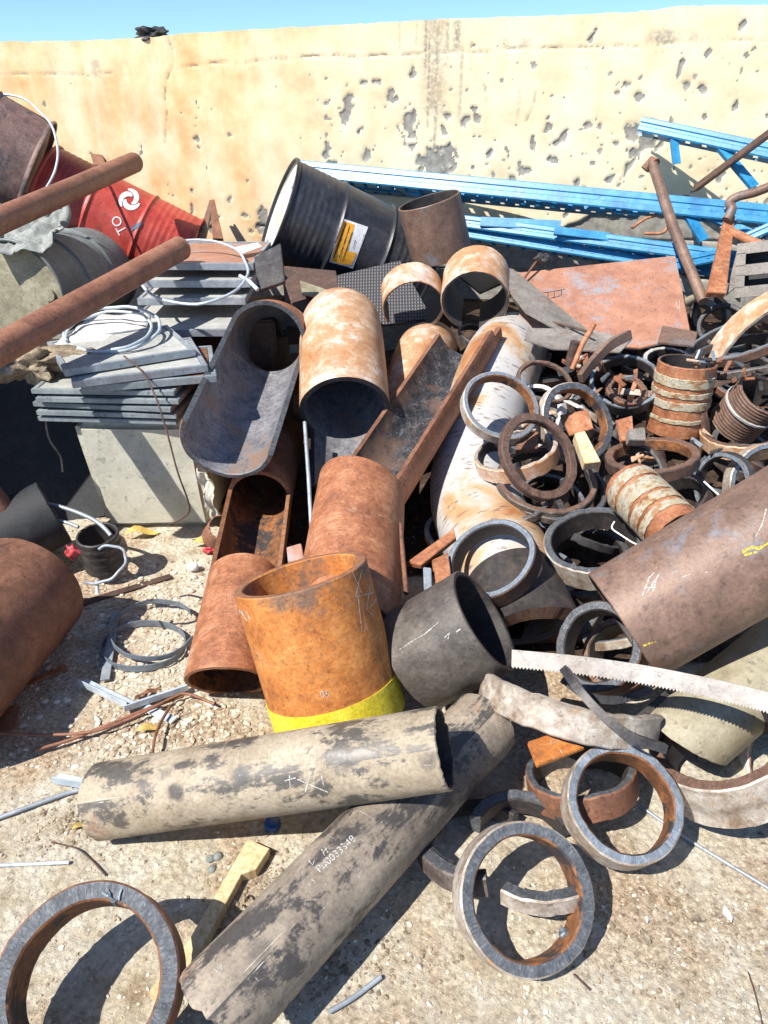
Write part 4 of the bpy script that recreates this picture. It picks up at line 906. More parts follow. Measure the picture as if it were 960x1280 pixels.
# ---- plates and poles, upper right
pp = pix_plate('large pink-brown rust plate leaning back above the ring pile', [(645, 347, 3.75), (846, 313, 3.72), (862, 425, 3.35), (800, 436, 3.3), (700, 425, 3.35), (650, 400, 3.45)], .012, 'plate_pink')
grid = [[(650, 371), (706, 362)], [(652, 366), (652, 374)], [(660, 364), (661, 373)], [(674, 368), (675, 376)], [(685, 366), (685, 374)], [(693, 364), (693, 373)], [(702, 362), (702, 370)], [(650, 366), (664, 364)], [(675, 376), (700, 370)]]
decal(pp, strokes(grid, 1.0), 'black_paint', 'line_mark')
decal(pp, strokes([[(845, 377), (848, 388), (846, 384)], [(849, 375), (850, 392)]], 1.0), 'chalk', 'chalk_mark')
pix_plate('grey triangular steel plate sloping between the arches and the pink plate', [(612, 322, 3.55), (640, 340, 3.6), (700, 385, 3.45), (760, 425, 3.3), (700, 415, 3.3), (655, 395, 3.35)], .01, 'plate_grey')
pix_plate('grey-brown steel sheet strip lying in front of the pink plate', [(660, 408, 3.3), (735, 412, 3.3), (790, 424, 3.24), (775, 440, 3.18), (690, 436, 3.2), (655, 425, 3.25)], .008, 'plate_grey')
pix_plate('brown plate corner lying between the pink plate and the wide edge-on ring', [(828, 406, 3.3), (872, 415, 3.25), (868, 432, 3.15), (822, 428, 3.18)], .01, 'rust_mauve')
tube('rusty wire with a dark knot standing in front of the bare blocks', [P3(640, 372, 3.6), P3(655, 348, 3.65), P3(672, 325, 3.7)], .006, 'rust_brown', 'wire', 'wire')
crumple('dark knotted clump on the end of the rusty wire at the wall foot', P3(678, 323, 3.7), .035, .02, .022, 'scale_dark', 'clump', 'wire_clump', 5, amp=.9, sub=3)
tube('long thin black rod lying from the arches down in front of the triangular plate', [P3(636, 368, 3.45), P3(662, 398, 3.4), P3(700, 405, 3.32), P3(740, 416, 3.2)], .006, 'rust_dark', 'rod', 'steel_rod')
# rusty pole with joint
po = tube('rusty scaffold pole with a bolted tip, leaning against the blue beams', [P3(815, 203, 3.95), P3(842, 285, 3.75), P3(879, 377, 3.55)], .026, 'rust_mauve', 'pole', 'scaffold_pole', seg=24)
tube('', [P3(806, 212, 3.97), P3(816, 200, 3.95), P3(820, 204, 3.93)], .024, 'rust_brown', '', 'pole_tip', parent=po, seg=12)
ch = pix_plate('rusty flat channel piece standing beside the leaning pole', [(908, 266, 3.75), (919, 270, 3.75), (908, 366, 3.45), (884, 366, 3.45)], .03, 'rust_orange', name='steel_channel', cat='steel channel')
tube('bent rusty tube curving over the channel piece to the right edge', [P3(908, 275, 3.7), P3(915, 262, 3.7), P3(912, 253, 3.7), P3(922, 246, 3.68), P3(945, 240, 3.62), P3(975, 228, 3.55)], .022, 'rust_mauve', 'tube', 'bent_tube', smooth=6, seg=20)
tube('rusty orange tube dropping right of the channel piece', [P3(914, 290, 3.7), P3(940, 302, 3.6), P3(985, 318, 3.5)], .022, 'rust_orange', 'tube', 'steel_tube', seg=20)
tube('pale horizontal tube behind the foot of the leaning pole', [P3(852, 380, 3.6), P3(878, 368, 3.7)], .02, 'olive_pipe', 'tube', 'steel_tube', seg=20)
pix_plate('grey flat plate standing between the channel piece and the slotted block', [(922, 310, 3.7), (935, 290, 3.75), (925, 355, 3.55), (908, 368, 3.5)], .01, 'plate_grey')
# dark angle bar
ab = ribbon('dark brown angle bar leaning from the right edge against the wall', [P3(866, 240, 4.0), P3(990, 148, 3.5)], UP + RIGHT * .5, .05, .006, 'rust_dark', 'angle bar', 'angle_bar')
ribbon('', [P3(866, 240, 4.0), P3(990, 148, 3.5)], FWD, .05, .006, 'rust_dark', '', 'flange', parent=ab)
# slotted grey block
sb = bpy.data.objects.new('slotted_block', None); COL.objects.link(sb); tag(sb, 'grey steel block with two long oval slots at the right edge', 'steel block')
sb.matrix_world = frame_m(P3(958, 335, 3.45), (CAM - P3(958, 335, 3.45)).normalized() + RIGHT * -.2 + ZUP * .2, RIGHT)
bm = bmesh.new()
for (cx, cy, w_, h_) in ((0, .10, .26, .05), (0, 0, .26, .05), (0, -.10, .26, .05), (-.11, .05, .04, .06), (-.11, -.05, .04, .06), (.11, .05, .04, .06), (.11, -.05, .04, .06)): box_bm(bm, (cx, cy, 0), (w_, h_, .01))
box_bm(bm, (-.126, 0, -.07), (.008, .25, .13)); box_bm(bm, (0, .121, -.07), (.24, .008, .13)); bm_obj('block_face', bm, 'plate_grey', sb)
bm = bmesh.new(); box_bm(bm, (0, 0, -.09), (.23, .22, .01)); bm_obj('back_plate', bm, 'rubber', sb)
# ---- blue rack uprights
def beam(label, A, B, w=.085, dp=.06, up=None, struts=(), parent=None):
    A = Vector(A); B = Vector(B); Z = (B - A).normalized(); X = Vector(up); X = (X - Z * X.dot(Z)).normalized(); Y = Z.cross(X); L = (B - A).length
    if Y.dot(CAM - A) > 0: Y = -Y       # face points to camera (-Y is front)
    prof = [(-w / 2 + .012, dp), (-w / 2, dp), (-w / 2, .006), (-w / 2 + .006, 0), (-w / 6, 0), (-w / 6 + .005, .006), (w / 6 - .005, .006), (w / 6, 0), (w / 2 - .006, 0), (w / 2, .006), (w / 2, dp), (w / 2 - .012, dp)]
    n = int(L / .0125); V = []; Fc = []
    for i in range(n + 1):
        for (x, y) in prof: V.append(X * x + Y * y + Z * (L * i / n))
    k = len(prof)
    for i in range(n):
        for j in range(k - 1):
            if j in (1, 9) and i % 7 in (0, 1): continue
            if j == 4 and i % 9 == 3: continue
            Fc.append((i * k + j, i * k + j + 1, (i + 1) * k + j + 1, (i + 1) * k + j))
    me = bpy.data.meshes.new('beam'); me.from_pydata(V, [], Fc); recalc(me); o = link('rack_upright', me, 'blue_paint'); o.location = A
    md = o.modifiers.new('wall', 'SOLIDIFY'); md.thickness = .003; md.offset = 0
    tag(o, label, 'rack beam'); return o
def strut(label, A, B, wd, w=.035, parent=None, name='brace', off=None):
    A = Vector(A); B = Vector(B); o = bpy.data.objects.new
    r = ribbon(label, [A, B], wd, w, .004, 'blue_paint', 'brace', name, parent=parent)
    return r
def br(parent, A, B, w=.04):
    A = Vector(A); B = Vector(B); T = (B - A).normalized(); wd = UP - T * UP.dot(T)
    if abs(T.dot(UP)) > .8: wd = RIGHT - T * RIGHT.dot(T)
    q = ribbon('', [A - parent.location + Vector(), B - parent.location], wd, w, .004, 'blue_paint', '', 'brace'); q.parent = parent
    q2 = ribbon('', [A - parent.location, B - parent.location], FWD, .022, .004, 'blue_paint', '', 'brace_flange'); q2.parent = q; q2.location = q2.location - q.location
    for k in ('label', 'category'):
        for z in (q, q2):
            if k in z: del z[k]
    return q
b1 = beam('blue rack upright poking up to the right edge, highest of the blue beams', P3(800, 154, 4.0), P3(1010, 198, 3.7), w=.075, up=UP)
br(b1, P3(838, 163, 3.95), P3(843, 205, 3.95), .035); br(b1, P3(893, 180, 3.87), P3(940, 235, 3.8), .045)
b2 = beam('long blue rack upright with slots, lying before the wall behind the drum', P3(372, 210, 4.55), P3(1010, 272, 3.75), w=.10, up=UP)
b4 = beam('second blue rack upright just behind the long slotted one', P3(400, 225, 4.6), P3(800, 262, 4.15), w=.06, up=UP)
b3 = beam('lower long blue rack upright lying behind the pink plate', P3(578, 276, 4.25), P3(920, 322, 3.8), w=.07, up=UP)
br(b3, P3(600, 282, 4.2), P3(700, 287, 4.1), .05); br(b3, P3(692, 292, 4.05), P3(760, 300, 4.0), .04)
b5 = beam('lowest blue rack upright, hidden in part by the pink plate', P3(560, 287, 4.3), P3(930, 345, 3.85), w=.055, up=UP)
br(b5, P3(848, 255, 3.95), P3(876, 302, 3.9), .05); br(b5, P3(850, 258, 3.95), P3(935, 295, 3.85), .04)
br(b4, P3(470, 225, 4.5), P3(524, 246, 4.4), .05)
beam('short blue rack piece under the beams at the right edge', P3(845, 330, 3.85), P3(900, 318, 3.8), w=.06, up=UP)
beam('blue rack piece crossing at the right edge beside the slotted block', P3(925, 300, 3.75), P3(1010, 262, 3.6), w=.05, up=UP)
for i, (a, b) in enumerate((((905, 262), (968, 232)), ((900, 285), (975, 272)))):
    pth = [P3(a[0] + (b[0] - a[0]) * t, a[1] + (b[1] - a[1]) * t - 10 * math.sin(3.14 * t), 3.85) for t in (0, .2, .4, .6, .8, 1)]
    tube(('upper' if i == 0 else 'lower') + ' thin grey cable loop at the right edge among the blue beams', pth, .006, 'galv', 'cable', 'cable', smooth=4)
tube('rusty springy wire bundle behind the leaning pole', [P3(790, 285, 4.0), P3(810, 272, 4.0), P3(835, 270, 3.98), P3(830, 290, 3.95), P3(805, 292, 3.95)], .008, 'rust_orange', 'wire', 'wire', smooth=6)
# ================================================================== BACK CENTRE
Dr = P3(352, 262, 4.30); Dl = P3(476, 296, 4.05)
_a, _n = fitcirc(349, 263, 69, 9.5, 161, .29); _b = _a - _n
_dir = (_b - _a).normalized(); _b = _a + _dir * .88
db = drum('black oil drum with white head and orange label, lying tilted against the yellow wall', _a, _b, body='drum_black', head='drum_head')
bpy.context.view_layer.update()
body = [o for o in COL.objects if o.parent == db and o.name.startswith('drum_body')][0]
def quadgrid(p00, p10, p11, p01, nu=10, nv=10):
    V = []; Fc = []
    for j in range(nv + 1):
        for i in range(nu + 1):
            a, b = i / nu, j / nv; V.append(tuple((p00[k] * (1 - a) * (1 - b) + p10[k] * a * (1 - b) + p11[k] * a * b + p01[k] * (1 - a) * b) for k in (0, 1)))
    for j in range(nv):
        for i in range(nu): q = j * (nu + 1) + i; Fc.append((q, q + 1, q + nu + 2, q + nu + 1))
    return V, Fc
decal(body, quadgrid((428, 273), (460, 284), (441, 335), (411, 327)), 'white_paint', 'label_sheet', off=.003)
decal(body, quadgrid((429, 276), (443, 281), (430, 331), (413, 325)), 'label_orange', 'label_panel', off=.0045)
decal(body, quadgrid((431, 313), (446, 316), (439, 331), (429, 329)), 'label_orange', 'label_panel', off=.0047)
decal(body, strokes([[(432, 279), (417, 322)], ], 3.4), 'black_paint', 'label_print', off=.006)
for _l in ([(437, 282), (424, 322)], [(440, 290), (428, 326)], [(455, 292), (452, 303)], [(444, 300), (441, 311)]): decal(body, strokes([_l], 1.2), 'black_paint', 'label_print', off=.006)
pix_plate('dark ribbed rubber mat lying below the black drum', [(405, 350, 4.0), (500, 323, 4.0), (540, 400, 3.75), (425, 410, 3.75)], .02, 'mesh_mat', name='rubber_mat', cat='mat')
mm = COL.objects[-1].data if False else bpy.data.objects['rubber_mat'].data
ul = mm.uv_layers.new(name='UVMap')
for lp in mm.loops: v = mm.vertices[lp.vertex_index].co; ul.data[lp.index].uv = (v.x * .7, v.dot(UP) * .7)
pix_plate('dark grey steel cover plate standing left of the black drum', [(318, 322, 3.5), (350, 303, 3.5), (356, 352, 3.4), (322, 362, 3.4)], .02, 'scale_dark', name='cover_plate')
pix_plate('olive panel in the gap below the black drum', [(372, 335, 3.9), (410, 345, 3.9), (410, 372, 3.7), (378, 368, 3.7)], .01, 'drum_olive')
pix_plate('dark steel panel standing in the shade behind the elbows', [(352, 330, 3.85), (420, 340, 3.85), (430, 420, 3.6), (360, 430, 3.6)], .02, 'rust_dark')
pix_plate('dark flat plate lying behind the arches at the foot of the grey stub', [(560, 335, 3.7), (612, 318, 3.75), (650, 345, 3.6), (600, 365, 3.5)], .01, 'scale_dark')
# ================================================================== LEFT: drums, pipes
R1 = P3(86, 218, 4.3); 
rd_a = P3(56, 239, 4.45); rd_b = P3(226, 322, 4.68)
rd_b = rd_a + (rd_b - rd_a).normalized() * .90
dr_ = drum('red oil drum with white round emblem and lettering, lying against the yellow wall', rd_a, rd_b, R=.275, body='drum_red', head='drum_red')
bpy.context.view_layer.update(); body = [o for o in COL.objects if o.parent == dr_ and o.name.startswith('drum_body')][0]
cx, cy = 162, 250
def spiral(a0, r0, r1, sw, k=14): return [(cx + (r0 + (r1 - r0) * i / k) * math.cos(R_(a0 + sw * i / k)), cy + (r0 + (r1 - r0) * i / k) * 1.0 * math.sin(R_(a0 + sw * i / k))) for i in range(k + 1)]
random.seed(3)
def band_px(pts, w):
    V = []; Fc = []; q = [Vector(p) for p in pts]
    for i, p in enumerate(q):
        T = (q[min(i + 1, len(q) - 1)] - q[max(i - 1, 0)]).normalized(); N = Vector((-T.y, T.x)); ww = w * (math.sin(math.pi * (i + .6) / (len(q) + .2)) ** .6); V += [tuple(p + N * ww / 2), tuple(p - N * ww / 2)]
    for i in range(len(q) - 1): Fc.append((2 * i, 2 * i + 1, 2 * i + 3, 2 * i + 2))
    return V, Fc
for a0 in (20, 140, 260): decal(body, band_px(spiral(a0, 13, 5, 165), 6.5), 'white_paint', 'emblem_stroke', off=.003)
decal(body, text_px('TO', 149, 281, 17, -62 + 180), 'white_paint', 'lettering', off=.003)
decal(body, quadgrid((164, 284), (176, 277), (178, 281), (165, 289), 4, 4), 'blue_mark', 'paint_patch', off=.003)
ra = P3(-90, 140, 4.05); rb = P3(46, 213, 4.30); rb2 = rb; ra2 = rb - (rb - ra).normalized() * .88
d2_ = drum('faded rust-brown oil drum with worn blue lettering, topmost at the left edge', ra2, rb2, R=.29, body='drum_rusty', head='drum_rusty', dents=.012, ribs=.15)
drum('blue-grey oil drum below the faded rust drum, cut by the left edge', P3(-120, 345, 3.75), P3(-5, 300, 4.15), R=.25, body='drum_grey', head='drum_grey')
ga = P3(18, 368, 3.75); gb = P3(118, 338, 4.5); gb = ga + (gb - ga).normalized() * .86
drum('grey oil drum with olive head lying under the rusty pipes at the left', ga, gb, R=.265, body='drum_grey', head='drum_olive', dents=.01, ribs=.4)
tube_l = pipe('upper of the two slim rusty pipes lying over the drums at the left', [P3(168, 203, 4.15), P3(-40, 293, 2.85)], .052, t=.15, mats=('rust_pipe', 'inner_dark', 'rust_pipe'), jag=0)
tube_2 = pipe('lower of the two slim rusty pipes, above the stack of grey frames', [P3(226, 310, 3.45), P3(-60, 470, 2.35)], .053, t=.15, mats=('rust_pipe', 'inner_dark', 'rust_pipe'), jag=0)
def capd(o, p, r, axis):
    me = lathe([(.0005, 0), (r * .7, 0), (r, -.006)], 32); q = link('end_cap', me, 'rust_pipe', o); q.matrix_world = frame_m(Vector(p) - 0 * axis, axis)
    bpy.context.view_layer.update(); q.matrix_parent_inverse = o.matrix_world.inverted(); q.matrix_world = frame_m(Vector(p), axis)
bpy.context.view_layer.update()
for o, a, b, r in ((tube_l, P3(168, 203, 4.15), P3(-40, 293, 2.85), .051), (tube_2, P3(226, 310, 3.45), P3(-60, 470, 2.35), .052)): ax = (a - b).normalized(); capd(o, a + ax * .002, r, ax)
# crumpled grey sheet
def cloth_sheet(label, corners, amp, mat, cat, name, n=26, seed=1, th=.004, fold=0):
    a, b, c, d = [Vector(q) for q in corners]; nn = (b - a).cross(d - a).normalized(); V = []; Fc = []; org = a
    for j in range(n + 1):
        for i in range(n + 1):
            x, y = i / n, j / n; p = a.lerp(b, x).lerp(d.lerp(c, x), y)
            p += nn * amp * (noise.noise(Vector((x * 3 + seed, y * 3, 0))) + .6 * abs(noise.noise(Vector((x * 7, y * 7 + seed, 2)))) + fold * math.sin(x * 9 + 3 * y)); V.append(p - org)
    for j in range(n):
        for i in range(n): q = j * (n + 1) + i; Fc.append((q, q + 1, q + n + 2, q + n + 1))
    me = bpy.data.meshes.new(name); me.from_pydata(V, [], Fc); me.polygons.foreach_set('use_smooth', [True] * len(me.polygons)); o = link(name, me, mat); o.location = org
    md = o.modifiers.new('t', 'SOLIDIFY'); md.thickness = th; return tag(o, label, cat)
cloth_sheet('crumpled grey sheet squeezed between the upper pipe and the grey drum', [P3(-20, 320, 3.6), P3(40, 262, 3.9), P3(88, 258, 3.9), P3(66, 305, 3.6)], .055, 'cloth_grey', 'sheet', 'crumpled_sheet', fold=.3)
tube('', [P3(56, 268, 3.72), P3(66, 258, 3.74), P3(80, 257, 3.76), P3(84, 268, 3.74), P3(80, 280, 3.7)], .02, 'cloth_grey', '', 'fold', smooth=5, parent=bpy.data.objects['crumpled_sheet'])
pix_plate('brown wooden post end sticking up behind the red drum', [(106, 169, 4.9), (120, 168, 4.9), (132, 206, 4.75), (117, 206, 4.75)], .05, 'rust_brown', name='wood_post', cat='post')
fr_ = pix_plate('rusty bent bracket standing against the wall at the end of the red drum', [(246, 300, 4.5), (262, 249, 4.7), (267, 252, 4.7), (256, 300, 4.5)], .03, 'rust_mauve', name='bent_bracket', cat='bracket')
pix_plate('', [(262, 250, 4.69), (268, 249, 4.7), (279, 298, 4.5), (266, 298, 4.5)], .02, 'rust_brown', name='bracket_leg', parent=fr_)
# white hose loop top left
def loop(label, u, v, a, b, rot, d0, dd, r, mat, cat, name, group=None, a0=0, a1=360, k=40, flat=None, wob=0):
    pts = []
    for i in range(k + 1):
        th = R_(a0 + (a1 - a0) * i / k); x = a * math.cos(th); y = b * math.sin(th); c_, s_ = math.cos(R_(rot)), math.sin(R_(rot))
        kx = 2.2 * noise.noise(Vector((th * 2.3, u, 0))); ky = 2.2 * noise.noise(Vector((th * 2.3, v, 5)))
        pts.append(P3(u + x * c_ - y * s_ + kx, v - (x * s_ + y * c_) + ky, d0 + dd * math.sin(th) + wob * math.sin(3 * th)))
    if flat: return ribbon(label, pts, flat[0], flat[1], .003, mat, cat, name, group)
    return tube(label, pts, r, mat, cat, name, group)
loop('pale hose hooped over the faded rust drum at the upper left', 4, 190, 68, 72, 10, 4.0, .1, .0065, 'strap', 'hose', 'hose', a0=-75, a1=110)
# ---- beige bin
bm = bmesh.new()
y0 = PZ(200, 662, 0).y; xl, xr = PZ(132, 662, 0).x, PZ(270, 660, 0).x
bx = bpy.data.objects.new('steel_bin', None); COL.objects.link(bx); bx.location = ((xl + xr) / 2, y0, 0); tag(bx, 'beige sheet-metal bin with rounded edges under the stack of grey frames', 'bin')
wb = xr - xl; bh = .50
bm = bmesh.new(); box_bm(bm, (0, .22, bh / 2), (wb, .44, bh)); 
bmesh.ops.bevel(bm, geom=[e for e in bm.edges if abs((e.verts[0].co - e.verts[1].co).normalized().y) < .1 or True], offset=.035, segments=5, affect='EDGES')
bmesh.ops.subdivide_edges(bm, edges=[e for e in bm.edges if e.calc_length() > .2], cuts=8, use_grid_fill=True)
for v in bm.verts:
    v.co += Vector((0, .012 * noise.noise(v.co * 4), 0)); v.co.x += -.05 * (v.co.z / bh) * (1 if v.co.x < 0 else .6)
bm_obj('bin_shell', bm, 'bin_beige', bx, ang=60)
cloth_sheet('torn curled metal edge hanging at the right of the beige bin', [P3(247, 585, 2.86), P3(262, 600, 2.86), P3(276, 655, 3.0), P3(258, 640, 3.0)], .03, 'bin_beige', 'torn strip', 'torn_strip', n=14, seed=4)
ring('small pinkish pipe end lying at the foot of the beige bin', 277, 659, 17, 15, 60, R=.052, t=.12, L=.1, mats=('rust_pipe', 'inner_dark', 'rust_pipe'), name='pipe_end', cat='pipe end')
# ---- frames (panels with rims)
def frame_panel(label, c, w, d, h, rz, tilt=(0, 0), face='tile', body='frame_grey', grp='stacked grey metal frames'):
    e = bpy.data.objects.new('metal_frame', None); COL.objects.link(e); e.location = c; e.rotation_euler = (R_(tilt[0]), R_(tilt[1]), R_(rz)); tag(e, label, 'metal frame', grp)
    bm = bmesh.new()
    for (cx, cy, sx, sy) in ((0, -d / 2 + .01, w, .02), (0, d / 2 - .01, w, .02), (-w / 2 + .01, 0, .02, d - .041), (w / 2 - .01, 0, .02, d - .041)): box_bm(bm, (cx, cy, h / 2), (sx, sy, h))
    bm_obj('rim', bm, body, e, bev=.002)
    bm = bmesh.new(); box_bm(bm, (0, 0, h * .72), (w - .045, d - .045, h * .3)); bm_obj('panel', bm, face, e)
    return e
zt = .50
xc = (-1.33 - .80) / 2
yf = PY(150, 520, 2.66).y
nm = ['lowest', 'second from the bottom', 'third from the bottom', 'fourth from the bottom', 'fifth from the bottom']
for i in range(5):
    frame_panel('grey metal frame, ' + nm[i] + ' in the squared stack on the beige bin', (xc + rng.uniform(-.012, .012), yf + .30 + rng.uniform(-.01, .01), zt + .029 * i), .56, .55, .019, rng.uniform(-4, 4) - 4, body='frame_grey')
zt += .145
for i, (u, v, rz, fc, lb) in enumerate(((185, 470, 14, 'rust_brown', 'grey frame with a brown panel, first of the skewed frames above the squared stack'), (166, 462, 22, 'tile', 'grey frame turned askew, under the topmost skewed frame'),
                                        (146, 447, 30, 'tile', 'topmost skewed grey frame with tiled face and a pale hose lying on it'))):
    p = PZ(u, v, zt + .03 * i); frame_panel(lb, (p.x, p.y + .06, zt + .032 * i), .50, .40, .028, rz, body='galv' if i else 'frame_grey', face=fc)
# back group of trays
bs = [(.66, 218, 412, 'lowest beige-topped tray at the back, behind the arched trough'), (.755, 236, 372, 'grey tray third from the top at the back'), (.82, 244, 350, 'grey tray second from the top at the back'), (.885, 250, 328, 'topmost grey tray at the back by the wall, with a torn rusty face')]
for i, (z, u, v, lb) in enumerate(bs):
    p = PZ(u, v, z + .05); frame_panel(lb, (p.x, p.y + .30, z + .01), .50, .56, .032, 2 - i, face='tile' if i != 3 else 'plate_pink', body='galv', grp='grey trays stacked at the back')
bm = bmesh.new(); p = PZ(262, 405, .7)
sup = bpy.data.objects.new('crate', None)
bm = bmesh.new(); box_bm(bm, (0, 0, .33), (.56, .5, .66)); o = bm_obj('steel_crate', bm, 'rust_dark', bev=.01); o.location = (p.x, p.y + .38, .02); tag(o, 'dark steel crate in deep shade carrying the back trays', 'crate')
cloth_sheet('white painted sheet with a pink line lying under the upper hose coil', [P3(70, 432, 3.02), P3(110, 395, 3.3), P3(190, 392, 3.4), P3(178, 425, 3.1)], .015, 'paper', 'sheet', 'thin_sheet', n=10)
loop('pale hose coil lying on the skewed frames, drooping at its near side', 140, 412, 60, 28, 6, 3.08, .16, .007, 'strap', 'hose', 'hose', a0=-150, a1=195)
loop('second turn of pale hose just inside the coil on the skewed frames', 136, 414, 54, 24, 8, 3.05, .16, .006, 'strap', 'hose', 'hose', a0=-140, a1=190)
loop('galvanised strap loop standing over the back trays', 242, 340, 68, 40, 4, 3.4, .25, .0065, 'strap', 'strap', 'strap_loop', a0=-190, a1=150)
tube('tail of galvanised strap hooked down over the back trays', [P3(300, 345, 3.35), P3(312, 352, 3.3), P3(322, 362, 3.28)], .009, 'strap', 'strap', 'strap_tail')
crumple('dirty burlap bundle hanging at the left end of the frame stack', P3(38, 455, 2.95), .12, .08, .07, 'burlap', 'burlap', 'burlap_bundle', 2, .3, amp=.8)
crumple('second wad of burlap draped on the edge of the skewed frames', P3(88, 443, 2.95), .12, .06, .028, 'burlap', 'burlap', 'burlap_bundle', 9, .1, amp=.7)
crumple('small pale wad of burlap beside the hose coil', P3(105, 455, 2.9), .055, .04, .018, 'burlap', 'burlap', 'burlap_bundle', 12, .1, amp=.7)
tube('thin pale wire dropping from the skewed frames down the front of the beige bin', [P3(155, 445, 2.85), P3(178, 465, 2.8), P3(196, 500, 2.76), P3(210, 545, 2.76), P3(222, 590, 2.8), P3(237, 634, 2.9), P3(228, 648, 2.95), P3(212, 655, 3.0)], .0035, 'rust_dark', 'wire', 'wire', smooth=5)
pix_plate('black sheet standing in for the deep shade left of the beige bin', [(-120, 440, 3.3), (105, 480, 3.15), (140, 645, 3.35), (-120, 690, 3.1)], .02, 'rubber', name='gap_shade_sheet', cat='shade sheet')  # added black sheet; its colour stands in for the shade in the gap
tube('thin torn string hanging in the dark gap left of the bin', [P3(55, 500, 3.0), P3(60, 545, 3.0), P3(75, 570, 3.0), P3(78, 590, 3.0)], .004, 'burlap', 'string', 'string', smooth=4)
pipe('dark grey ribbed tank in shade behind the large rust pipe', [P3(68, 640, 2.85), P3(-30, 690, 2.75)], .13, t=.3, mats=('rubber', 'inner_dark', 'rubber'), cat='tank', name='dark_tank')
loop('pale hose arching over the shaded tank behind the large rust pipe', 30, 700, 120, 72, 0, 2.7, .1, .008, 'galv', 'hose', 'hose', a0=25, a1=120)
loop('second pale hose arching lower over the shaded tank', 38, 712, 100, 62, 5, 2.68, .1, .007, 'galv', 'hose', 'hose', a0=50, a1=130)
pL = pipe('large dark rust pipe lying at the left edge, lit orange on its top', [P3(34, 735, 2.50), P3(-130, 905, 1.95)], .198, t=.08, mats=('rust_brown', 'inner_dark', 'rust_brown'), jag=0)
me = lathe([(.0005, .004), (.14, .004), (.19, .0)], 64); q = link('end_cap', me, 'rust_brown'); ax = (P3(34, 735, 2.50) - P3(-130, 905, 1.95)).normalized(); mw = frame_m(P3(34, 735, 2.50), ax)
bpy.context.view_layer.update(); q.parent = pL; q.matrix_parent_inverse = pL.matrix_world.inverted(); q.matrix_world = mw
plate('tall dark steel sheet, added out of view on the left to shade the gap', [(-1.88, 2.45, 0), (-1.92, 3.4, 0), (-1.92, 3.4, 1.15), (-1.88, 2.45, 1.2)], .01, 'rust_dark')  # added outside the view to throw shade into the gap by the bin
tube('first of two added leaning poles beyond the left edge, striping the beige bin with shadow', [Vector((-2.05, 2.42, 1.62)), Vector((-1.28, 2.36, .0))], .05, 'rust_brown', 'pole', 'shadow_pole', seg=20)  # both poles are added, out of view, to cast stripes on the bin
tube('second of two added leaning poles beyond the left edge, striping the beige bin with shadow', [Vector((-2.33, 2.47, 1.62)), Vector((-1.56, 2.41, .0))], .05, 'rust_brown', 'pole', 'shadow_pole', seg=20)
# threaded fitting
c, n = fitcirc(121, 668, 27, 14, 105, .075)
pf = pipe('small black ribbed pipe fitting standing beside the large rust pipe', [c, c - n * .15], .075, t=.1, mats=('scale_dark', 'inner_dark', 'cut_dark'), name='pipe_fitting', cat='pipe fitting', rfun=lambda s: .003 * (.5 + .5 * math.sin(s * 190)), ds=.004)
loop('pale strap ring round the foot of the black ribbed fitting', 128, 706, 32, 20, 30, 2.42, .06, .005, 'galv', 'strap', 'strap_ring', a0=-160, a1=80)
tube('', [P3(121, 725, 2.38), P3(122, 742, 2.38)], .006, 'strap', '', 'strap_tab', parent=bpy.data.objects['strap_ring'])
def gz(u, v, z=.012): p = PZ(u, v, z); p.z = z + gh(p.x, p.y); return p
def gloop(label, u, v, a, b, rot, h, wdt, mat, name, a0=0, a1=360, k=48, rise=0):
    pts = []
    for i in range(k + 1):
        th = R_(a0 + (a1 - a0) * i / k); x = a * math.cos(th); y = b * math.sin(th); c_, s_ = math.cos(R_(rot)), math.sin(R_(rot)); pts.append(gz(u + x * c_ - y * s_, v - (x * s_ + y * c_), h + rise * (1 + math.sin(th))))
    return ribbon(label, pts, ZUP, wdt, .004, mat, 'strap', name)
gloop('lower blue-grey steel strap ring lying on the gravel', 180, 811, 53, 29, 8, .006, .024, 'cut_blue', 'strap_ring', 0, 358)
gloop('upper blue-grey steel strap ring overlapping it, nearer the rust pipe', 192, 790, 54, 36, 10, .028, .018, 'cut_blue', 'strap_ring', 20, 330)
def gstrip(label, pix, w, mat, name='steel_strip', cat='steel strip', z=.008, th=.006, ang=False):
    pts = [gz(u, v, z) for u, v in pix]; T = (pts[-1] - pts[0]).normalized(); o = ribbon(label, pts, Vector((-T.y, T.x, 0)), w, th, mat, cat, name)
    if ang: ribbon('', pts, ZUP, w * .8, .003, mat, '', 'flange', parent=o)
    return o
gstrip('dark flat steel bar lying on the shaded gravel behind the strap rings', [(88, 762), (215, 722)], .03, 'rust_dark')
gstrip('narrow galvanised strip lying under the strap rings', [(137, 850), (150, 765)], .028, 'galv', z=.014)
gstrip('left arm of bent galvanised channel on the gravel', [(99, 857), (160, 886)], .030, 'strap', z=.02, ang=True)
gstrip('right arm of bent galvanised channel reaching under the rusty pipe mouth', [(156, 889), (236, 862)], .026, 'strap', z=.022, ang=True)
gstrip('short galvanised strip end poking out under the rusty wires', [(178, 888), (214, 906)], .026, 'strap', z=.012)
gstrip('galvanised channel piece at the end of the long beige pipe', [(66, 978), (112, 986)], .03, 'strap', z=.014, ang=True)
gstrip('brown flat bar in the shadow of the large rust pipe', [(5, 872), (84, 836)], .02, 'rust_orange')
pix_plate('brown steel plate in the shade at the left edge', [tuple((q[0], q[1], PZ(q[0], q[1], .03).y / .866 if False else (PZ(q[0], q[1], .03) - CAM).dot(FWD))) for q in ((-40, 880), (25, 882), (20, 908), (-40, 925))], .01, 'rust_brown')
def gtube(label, pix, r, mat, cat, name, z=None, smooth=5):
    return tube(label, [gz(u, v, (z if z is not None else r + .003)) for u, v in pix], r, mat, cat, name, smooth=smooth)
